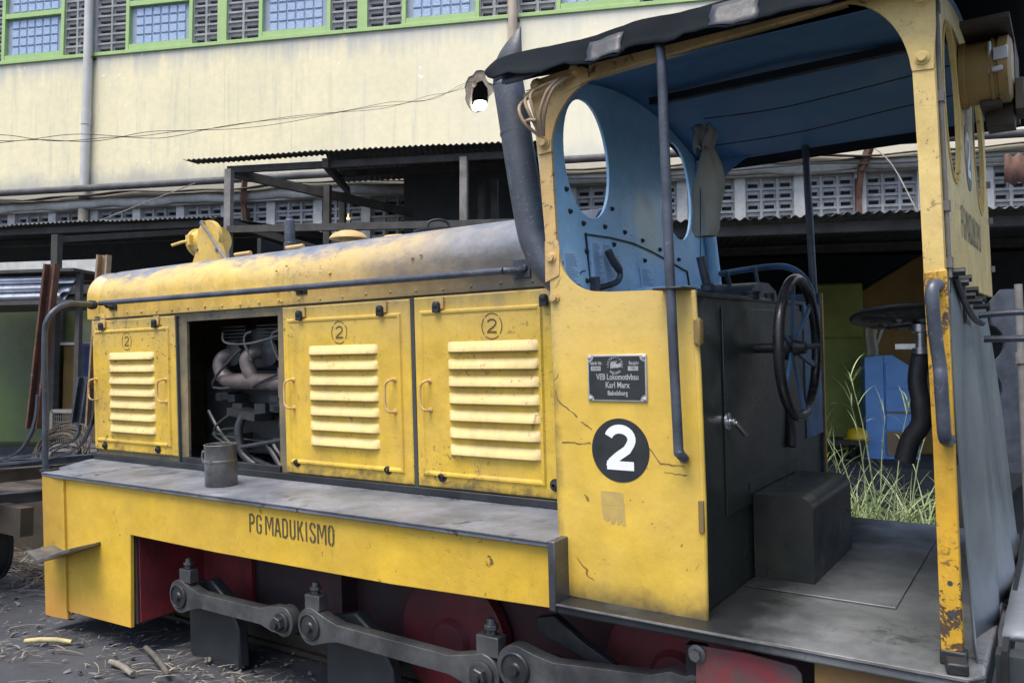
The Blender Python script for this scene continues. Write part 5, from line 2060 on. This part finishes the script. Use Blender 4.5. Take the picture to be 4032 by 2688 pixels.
m.bar(T(.02, -.025, 1.06), T(.34, -.025, 1.055), .01, .02)
W(m, 'drawer_edge', 'plywood', CB)
m = MB()
m.bar(T(-.10, .2, 1.69), T(0.02, .2, 2.02), .09, .03)
tag(W(m, 'board', 'pipe_white', None, origin=T(-.05, .2, 1.7)), 'pale board leaning upright on top of the blue cabinet', 'board')
m = MB()
m.grid(8, 8, lambda u, v: T(-.16 + .11 * u + .01 * math.sin(v * 7), .1 + .03 * math.sin(u * 6), 1.69 + .42 * v - .1 * u * v))
tag(W(m, 'rag', 'cloth', None, origin=T(-.16, .1, 1.7), solid=.012), 'dirty grey rag draped on top of the blue cabinet', 'rag')
# bench with a hard hat
m = MB()
m.box((1.0, 9.6, .71), (2.08, 10.2, .76))
for x, y in ((1.05, 9.65), (2.02, 9.65), (1.05, 10.15), (2.02, 10.15)):
    m.box((x - .03, y - .03, .53), (x + .03, y + .03, .71))
tag(W(m, 'bench', 'timber_dark', None, origin=(1.5, 9.9, .53)), 'low dark bench beside the blue cabinet', 'bench')
m = MB()
m.lathe((2.0, 9.80, .762), (0, 0, 1), [(.15, 0), (.152, .008), (.118, .014), (.116, .05), (.10, .095), (.065, .125), (.001, .138)], 28)
m.tube(smoothpath([(2.0, 9.69, .80), (2.0, 9.74, .875), (2.0, 9.80, .902), (2.0, 9.86, .875), (2.0, 9.91, .80)], 4), .012, 6)
tag(W(m, 'hard_hat', 'hat_yellow', None, origin=(2.0, 9.8, .762), smooth=50), 'bright yellow hard hat lying on the low dark bench', 'hard hat')
# scrap behind the cab
m = MB()
ol = [(1.70, 1.02), (1.74, 1.9), (1.90, 1.9), (1.96, 1.0)]
holes = []
m.prism([(1.66, .9), (1.70, 1.22)] + arc(1.69, 1.36, .10, -70, 70, 8, .11) + arc(1.71, 1.62, .10, -70, 70, 8, .11) + [(1.74, 1.85), (1.80, 1.92), (1.90, 1.92), (1.97, 1.3), (2.0, .9)], 5.0, 5.03, XZ)
tag(W(m, 'scrap_plate', 'pipe_steel', None, origin=(1.8, 5, 1)), 'grey steel plate with scalloped round cut-outs behind the rear of the cab', 'steel plate')
m = MB()
m.tube([(1.845, 4.85, 0), (1.83, 4.85, 1.93)], .02, 12)
m.tube([(1.83, 4.85, 1.5), (1.83, 4.85, 1.56)], .026, 12)
tag(W(m, 'stand_pipe', 'post_grey', None, origin=(1.84, 4.85, 0), smooth=50), 'thin upright grey pipe at the right edge near the scrap plate', 'pipe')
m = MB()
m.lathe((2.15, 5.6, .56), (.2, -1, 0), [(.25, -.1), (.46, -.1), (.53, -.06), (.55, 0), (.53, .06), (.46, .1), (.25, .1), (.22, .0)], 40)
tag(W(m, 'old_tyre', 'rubber', None, origin=(2.15, 5.6, 0), smooth=40), 'worn black tyre standing in the grass behind the cab', 'tyre')
m = MB()
corr(m, 3.60, 4.6, (9.8, 3.92), (9.82, 3.60), amp=.02, pitch=.12)
tag(W(m, 'loose_sheet', 'rust', None, origin=(4, 9.8, 3.6), solid=.004), 'rusty corrugated sheet hanging loose above the right shed roof', 'metal sheet')
for pts, lab in (([(3.41, 15.30, 5.66), (3.36, 13.5, 4.8), (3.31, 11.76, 3.5)], 'thin stay wire slanting from the gutter down to the right shed'),
                 ([(-9.62, 14.9, 5.5), (-9.2, 12.9, 4.68), (-8.80, 10.9, 3.85)], 'thin stay wire slanting from the gutter down to the left shed')):
    m = MB()
    m.tube(smoothpath(pts, 5), .010, 6)
    tag(W(m, 'stay_wire', 'post_grey', None, origin=pts[0]), lab, 'wire', 'stay wires under the gutter')
m = MB()
m.tube(smoothpath([(-2.0, 15.3, 5.30), (0, 15.3, 5.26), (2.5, 15.3, 5.34), (4, 15.3, 5.28), (7, 15.3, 5.34)], 6), .018, 6)
tag(W(m, 'cable', 'cable', None, origin=(0, 15.3, 5.3)), 'dark cable strung along the wall above the right breeze blocks', 'cable')
m = MB()
rnd = random.Random(6)
base = smoothpath([(-8.6, 5.6, 3.82), (-7.56, 7.03, 3.96), (-7.30, 7.59, 4.10), (-6.79, 8.69, 4.42), (-6.30, 10.29, 5.0), (-5.13, 13.52, 6.32), (-4.51, 14.94, 6.95), (-3.9, 15.6, 7.45)], 12)
for s_ in range(3):
    ph = s_ * 2.1
    m.tube([p + Vector((0, 0, .025 * math.sin(i * .5 + ph) + .03 * math.sin(i * .17 + ph * 2))) for i, p in enumerate(base)], .004, 5)
tag(W(m, 'power_cable', 'cable', None, origin=(-7.5, 7, 4)), 'loose twisted wires sagging across the cream wall to the broken hole', 'cable')

# ------------------------------------------------------------------ left yard
RCB = empty('railcar', (-7.4, 8.1, 0))
tag(RCB, 'old green and brown railcar body parked in the dark left shed', 'railcar')
m = MB()
m.box((-10.5, 7.85, .70), (-6.80, 9.4, 2.30))
W(m, 'body', worn('railcar_green', (.05, .085, .02), (.03, .04, .02), 1, 1.2, rough=.6, extra=axis_mask(2, -.6, -1.3, (.03, .026, .024), 2, .3, .95)), RCB, bevel=.06)
m = MB()
m.box((-6.74, 7.95, .75), (-4.9, 9.4, 1.86))
W(m, 'cabin', 'brown_paint', RCB, bevel=.03)
m = MB()
m.box((-6.74, 7.9, 1.86), (-6.70, 7.96, 2.5))
m.box((-6.31, 7.9, 1.86), (-6.25, 7.96, 2.5))
m.box((-6.74, 7.9, 2.40), (-4.9, 7.96, 2.5))
wf = W(m, 'window_frame', 'timber_dark', RCB)
m = MB()
m.box((-6.70, 7.93, 1.87), (-6.31, 7.95, 2.40))
W(m, 'pane', 'dim_glass', wf)
m = MB()
m.box((-6.78, 7.88, 1.83), (-6.0, 7.92, 1.86))
W(m, 'towel_rail', 'pipe_white', RCB)
m = MB()
m.grid(10, 12, lambda u, v: (-6.48 + .24 * u + .02 * v, 7.86 + .015 * math.sin(u * 12 + v), 1.85 - .46 * v - .06 * u * v))
tag(W(m, 'towel', 'cloth_blue', None, origin=(-6.4, 7.86, 1.85), solid=.008), 'dark blue towel hanging over the white rail of the railcar', 'towel')
m = MB()
m.box((-7.6, 6.9, 2.18), (-5.75, 7.6, 2.22))
m.box((-7.6, 6.9, 2.50), (-5.75, 7.6, 2.53))
for x in (-5.78, -7.3):
    m.box((x - .025, 7.0, 0), (x + .025, 7.05, 2.5))
tag(W(m, 'storage_rack', 'timber_dark', None, origin=(-6.5, 7.2, 0)), 'dark rack carrying bright aluminium sheets at the left edge', 'rack')
for k in range(3):
    m = MB()
    o = Vector((-6.5 + .0 * k, 7.15 + .03 * k, 2.225 + .085 * k))
    corr(m, -7.5, -5.93 + .05 * k, (7.0, 2.235 + .085 * k), (7.06, 2.31 + .085 * k), pitch=.4, amp=.0)
    m.grid(12, 8, lambda u, v: (-7.5 + (1.56 - .06 * k) * u, 7.0 - .05 * math.sin(v * PI), 2.225 + .085 * k + .085 * v))
    tag(W(m, 'aluminium_sheet', 'alu', None, origin=o, solid=.006),
        ('lowest of the bright aluminium sheets on the left rack', 'middle of the bright aluminium sheets on the left rack', 'topmost of the bright aluminium sheets on the left rack')[k], 'metal sheet', 'aluminium sheets on the rack')
m = MB()
m.box((-9.5, 9.6, 2.80), (-7.55, 9.7, 3.08))
tag(W(m, 'block_wall', 'concrete_white', None, origin=(-8, 9.6, 2.7)), 'short pale wall glimpsed under the left shed roof', 'wall')
# wagon with curved stakes
WG = empty('cane_wagon', (-4.6, 4.9, 0))
tag(WG, 'rusty steel cane wagon with tall bent stakes standing ahead of the locomotive', 'wagon')
dY = Vector((ML[0][1], ML[1][1], 0)).normalized()
dX = Vector((ML[0][0], ML[1][0], 0)).normalized()
c0 = Vector((-4.20, 4.86, .80))
for k, (off, z, h) in enumerate(((0, .84, .07), (-.16, .66, .06), (-.62, .84, .08))):
    m = MB()
    a = c0 + dX * off - dY * 1.6
    b = c0 + dX * off + dY * 1.0
    a.z = b.z = z
    m.bar(a, b, .10, .012)
    m.bar(a - Vector((0, 0, h)), b - Vector((0, 0, h)), .10, .012)
    m.bar(a - Vector((0, 0, h / 2)) + dX * .04, b - Vector((0, 0, h / 2)) + dX * .04, .012, h)
    W(m, 'cross_beam', 'pipe_steel' if k else 'rust_dark', WG)
for off in (-.25, .5):
    m = MB()
    a = c0 + dY * off
    m.bar(Vector((a.x, a.y, .52)) + dX * .25, Vector((a.x, a.y, .52)) - dX * 4, .08, .18)
    W(m, 'sole_bar', 'rust_dark', WG)
m = MB()
a = c0 - dY * .5
m.tube(smoothpath([Vector((a.x, a.y, .64)) - dX * .9, Vector((a.x, a.y, .60)) - dX * .3, Vector((a.x, a.y, .60)) + dX * .1, Vector((a.x, a.y, .67)) + dX * .3], 5), .035, 10)
W(m, 'coupling_hook', 'pipe_steel', WG, smooth=60)
for s_ in (-.30, .30):
    m = MB()
    a = c0 - dX * .42 + dY * (s_ + .12)
    m.lathe(Vector((a.x, a.y, .29)), dY, [(.22, -.05), (.22, .03), (.24, .03), (.24, .05), (.05, .06)], 36)
    W(m, 'wheel', 'dark_steel', WG)


def stake(foot, top, curve, mat='rust'):
    mb = MB()
    f, t = Vector(foot), Vector(top)
    l = Vector((-.9, -.35, 0)).normalized()
    for o2 in (-.032, .032):
        o3 = Vector((.95, .2, 0)).normalized() * o2
        mb.bar(f + o3 + Vector((0, 0, .18)), t + o3, .012, .06, up=(.2, -1, 0))
    mb.bar(f + Vector((0, .03, .18)), t + Vector((0, .03, 0)), .064, .012, up=(0.2, -1, 0))
    st_ = W(mb, 'stake', mat, WG)
    mb = MB()
    pts = [f + (t - f) * .32, f + (t - f) * .2, f + (t - f) * .10 + l * .03, f + l * .10 + Vector((0, 0, .02)), f + l * .30 - Vector((0, 0, .05)), f + l * .62 - Vector((0, 0, .08))]
    sp = smoothpath(pts, 5)
    for p, q in zip(sp[:-1], sp[1:]):
        mb.bar(p, q, .06, .014, up=l)
    W(mb, 'curved_foot', 'pipe_steel', WG)
    return st_


stake((-4.12, 4.62, .93), (-3.98, 4.58, 2.18), 1)
stake((-4.00, 5.02, .93), (-3.87, 4.93, 2.29), 1, 'rust_pale')
stake((-4.35, 5.3, .93), (-4.3, 5.3, 1.45), 1, 'pipe_steel')
# mesh crate and wire coil beyond the wagon
m = MB()
x0, x1, y0, z0, z1 = -5.60, -5.10, 6.5, .62, 1.15
for a, b in (((x0, z0), (x1, z0)), ((x0, z1), (x1, z1)), ((x0, z0), (x0, z1)), ((x1, z0), (x1, z1)), ((x0, .84), (x1, .84)), ((x0, .80), (x1, .80))):
    m.bar((a[0], y0, a[1]), (b[0], y0, b[1]), .03, .03, up=(0, 1, 0))
for i in range(26):
    x = x0 + (x1 - x0) * i / 25
    m.bar((x, y0, z0), (x + .03, y0, z1), .004, .004)
for i in range(12):
    z = z0 + (z1 - z0) * i / 11
    m.bar((x0, y0 + .004, z), (x1, y0 + .004, z), .004, .004)
for x in (x0, x1):
    m.bar((x, y0, 0), (x, y0, z0), .03, .03)
    m.bar((x, y0, z1), (x, y0 + .5, z1), .03, .03)
    m.bar((x, y0 + .5, 0), (x, y0 + .5, z1), .03, .03)
tag(W(m, 'mesh_crate', 'post_grey', None, origin=(-5.35, 6.5, 0)), 'grey wire mesh crate standing between the stakes and the hood', 'crate')
m = MB()
rnd = random.Random(3)
for k in range(14):
    r = .16 + .1 * rnd.random()
    cx, cy, cz = -5.02 + rnd.uniform(-.04, .04), 5.9 + rnd.uniform(-.05, .05), .78 + rnd.uniform(-.05, .12)
    a = rnd.uniform(-.4, .4)
    m.tube([(cx + r * math.cos(t), cy + .3 * r * math.sin(t + a), cz + .8 * r * math.sin(t)) for t in [2 * PI * i / 20 for i in range(21)]], .007, 5)
tag(W(m, 'wire_coil', 'rust_dark', None, origin=(-5, 5.9, .6)), 'tangled coil of grey wire piled behind the bent stakes', 'wire coil')
m = MB()
m.box((-5.5, 5.6, 0), (-4.6, 6.2, .58))
tag(W(m, 'scrap_block', 'rust_dark', None, origin=(-5, 5.9, 0), bevel=.03), 'dark rusty block under the tangled wire coil', 'scrap')


# ------------------------------------------------------------------ litter, cane and grass
def ribbon(mb, p, d, L, w_, bend, up=Vector((0, 0, 1))):
    d = d.normalized()
    s_ = d.cross(up).normalized()
    n = 4
    vs = []
    for i in range(n + 1):
        t = i / n
        c = p + d * L * t + s_ * bend * math.sin(t * PI) + up * .05 * L * math.sin(t * PI)
        ww = w_ * (1 - .6 * t)
        vs += [c - s_ * ww / 2, c + s_ * ww / 2]
    mb.add(vs, [(2 * i, 2 * i + 1, 2 * i + 3, 2 * i + 2) for i in range(n)])


m = MB()
rnd = random.Random(21)
for k in range(2300):
    if k < 620:
        x, y = rnd.uniform(-5.2, -1.2), rnd.uniform(3.0, 5.4)
    elif k < 960:
        cx, cy = rnd.choice([(-3.3, 3.9), (-2.6, 3.75), (-3.0, 4.1), (-2.3, 3.6), (-3.5, 3.6), (-1.9, 3.5)])
        x, y = cx + rnd.gauss(0, .16), cy + rnd.gauss(0, .10)
    elif k < 1350:
        x, y = rnd.uniform(-6.5, -3.8), rnd.uniform(4.9, 6.4)
    else:
        x, y = rnd.gauss(-4.45, .35), rnd.gauss(5.35, .25)
    a = rnd.gauss(.2, .9)
    L = rnd.choice([.015, .02, .03, .03, .04, .05, .07, .12]) * (1.5 if 420 <= k else 1) if k < 1120 else rnd.choice([.15, .25, .4])
    z = .012 + rnd.random() * .012 + (.14 * max(0, rnd.random() - .2) if k >= 1350 else 0) + .03 * mnoise.noise((x * .8, y * .8, 7)) + .02 * mnoise.noise((x * 3.1, y * 3.1, 0))
    ribbon(m, Vector((x, y, z)), Vector((math.cos(a), math.sin(a), rnd.uniform(-.04, .1))), L, rnd.choice([.002, .003, .004, .006, .012]), rnd.uniform(-.04, .04) * L)
tag(W(m, 'straw_litter', 'straw', None, origin=(-3.5, 4, 0), smooth=0, fixn=False), 'pale cane straw strewn over the dark ground', 'straw', kind='stuff')
m = MB()
rnd = random.Random(77)
for k in range(1400):
    x, y = rnd.uniform(-5.6, -1.0), rnd.uniform(2.9, 6.0)
    z = .03 * mnoise.noise((x * .8, y * .8, 7)) + .022 * mnoise.noise((x * 3.1, y * 3.1, 0))
    q = rnd.choice([.004, .006, .008, .012, .02, .03])
    b = [Vector((rnd.uniform(-1, 1), rnd.uniform(-1, 1), rnd.uniform(-.3, .8))) * q for _ in range(5)]
    c = Vector((x, y, z + q * .3))
    m.add([c + p for p in b], [(0, 1, 2), (0, 2, 3), (0, 3, 1), (1, 2, 4), (2, 3, 4), (3, 1, 4)])
tag(W(m, 'clods', 'clod', None, origin=(-3.5, 4, 0), smooth=0), 'small dark clods and chips scattered over the ground', 'clods', kind='stuff')
for k, (x, y, a, L, r, mt, lab) in enumerate(((-3.42, 3.82, .12, .26, .013, 'cane', 'pale yellow cane stalk lying at the left edge'), (-1.42, 3.12, -.05, .22, .014, 'cane', 'short yellow cane stalk near the bottom edge'),
                                               (-2.72, 3.85, -.75, .50, .013, 'bark_dark', 'dark dry cane stem lying slantwise on the black ground'), (-2.75, 3.62, -.55, .26, .014, 'straw', 'curled grey cane husk at the bottom left'),
                                               (-2.05, 3.55, -1.0, .26, .012, 'bark_dark', 'dark frayed cane piece near the bottom edge'))):
    m = MB()
    d = Vector((math.cos(a), math.sin(a), 0))
    p = Vector((x, y, .03))
    m.tube([p + d * L * t + Vector((0, 0, .012 * math.sin(t * 3))) for t in (0, .3, .32, .34, .66, .68, .7, 1)], [r, r, r * 1.15, r, r, r * 1.15, r, r * .9], 10)
    tag(W(m, 'cane_stalk', mt, None, origin=p, smooth=50), lab, 'cane stalk')


def grass_clump(name, label, cx, cy, rad, n, hmax, seed, z0=0.0, tall=()):
    rnd = random.Random(seed)
    mb = MB()

    def blade(p, d, L, w_, lean, droop):
        pts = []
        nseg = 7
        pos = p.copy()
        ang = lean
        for i in range(nseg + 1):
            pts.append(pos.copy())
            pos = pos + (d * math.sin(ang) + Vector((0, 0, 1)) * math.cos(ang)) * (L / nseg)
            ang += droop / nseg
        s_ = d.cross(Vector((0, 0, 1))).normalized()
        s_ = (s_ + d * rnd.uniform(-.6, .6)).normalized()
        vs = []
        for i, q in enumerate(pts):
            t = i / nseg
            ww = w_ * (1 - t ** 2.2) * (.5 + .5 * min(1, t * 4)) + .0006
            vs += [q - s_ * ww / 2, q + s_ * ww / 2]
        mb.add(vs, [(2 * i, 2 * i + 1, 2 * i + 3, 2 * i + 2) for i in range(nseg)])
        return pts
    for k in range(n):
        a = rnd.uniform(0, 2 * PI)
        r = rad * math.sqrt(rnd.random())
        p = Vector((cx + r * math.cos(a), cy + r * .7 * math.sin(a), z0))
        b = rnd.uniform(0, 2 * PI)
        d = Vector((math.cos(b), math.sin(b), 0))
        blade(p, d, hmax * rnd.uniform(.35, 1.0), rnd.choice([.006, .008, .010, .014, .020]), rnd.uniform(.05, .55), rnd.uniform(.6, 2.3))
    for (tx_, ty_, tz, bx_, by_) in tall:
        p = Vector((bx_, by_, z0))
        q = Vector((tx_, ty_, tz))
        mid = p.lerp(q, .55) + Vector((0, 0, .18))
        pts = smoothpath([p, mid, q], 8)
        mb.tube(pts, [.006 - .0045 * i / (len(pts) - 1) for i in range(len(pts))], 5)
        for j in range(5, len(pts), 2):
            b = rnd.uniform(0, 2 * PI)
            d = Vector((math.cos(b), .5 * math.sin(b), 0))
            blade(pts[j], d, rnd.uniform(.15, .36), .008, rnd.uniform(.2, .8), rnd.uniform(.4, 1.6))
        for j in range(6):
            d = Vector((rnd.uniform(-1, 1), rnd.uniform(-.3, .3), 0)).normalized()
            blade(pts[-3], d, rnd.uniform(.1, .22), .006, rnd.uniform(0, .5), .5)
    o = mb.build(name, 'grass_green', origin=(cx, cy, z0), frame='W', smooth=0, fixn=False)
    return tag(o, label, 'grass')


grass_clump('tall_grass', 'broad clump of tall green grass growing beyond the cab floor', 1.52, 6.75, .46, 900, .95, 31,
            tall=((1.30, 6.6, 1.47, 1.55, 6.7), (1.12, 6.6, 1.0, 1.45, 6.7), (1.28, 6.5, 1.28, 1.5, 6.8), (1.75, 6.7, 1.25, 1.6, 6.8), (1.9, 6.7, 1.1, 1.7, 6.8), (1.55, 6.6, 1.15, 1.5, 6.7), (1.05, 6.55, 1.1, 1.4, 6.75)))
grass_clump('tall_grass', 'green grass tuft at the right edge behind the grey rear sheet', 2.42, 6.55, .32, 260, 1.05, 32, tall=((2.28, 6.5, 1.12, 2.4, 6.6), (2.5, 6.5, 1.15, 2.45, 6.6)))
grass_clump('tall_grass', 'thin small sprig of grass beside the box step', 1.13, 6.5, .05, 7, .75, 33, tall=((1.10, 6.5, .80, 1.13, 6.5), (1.18, 6.5, .75, 1.13, 6.5)))
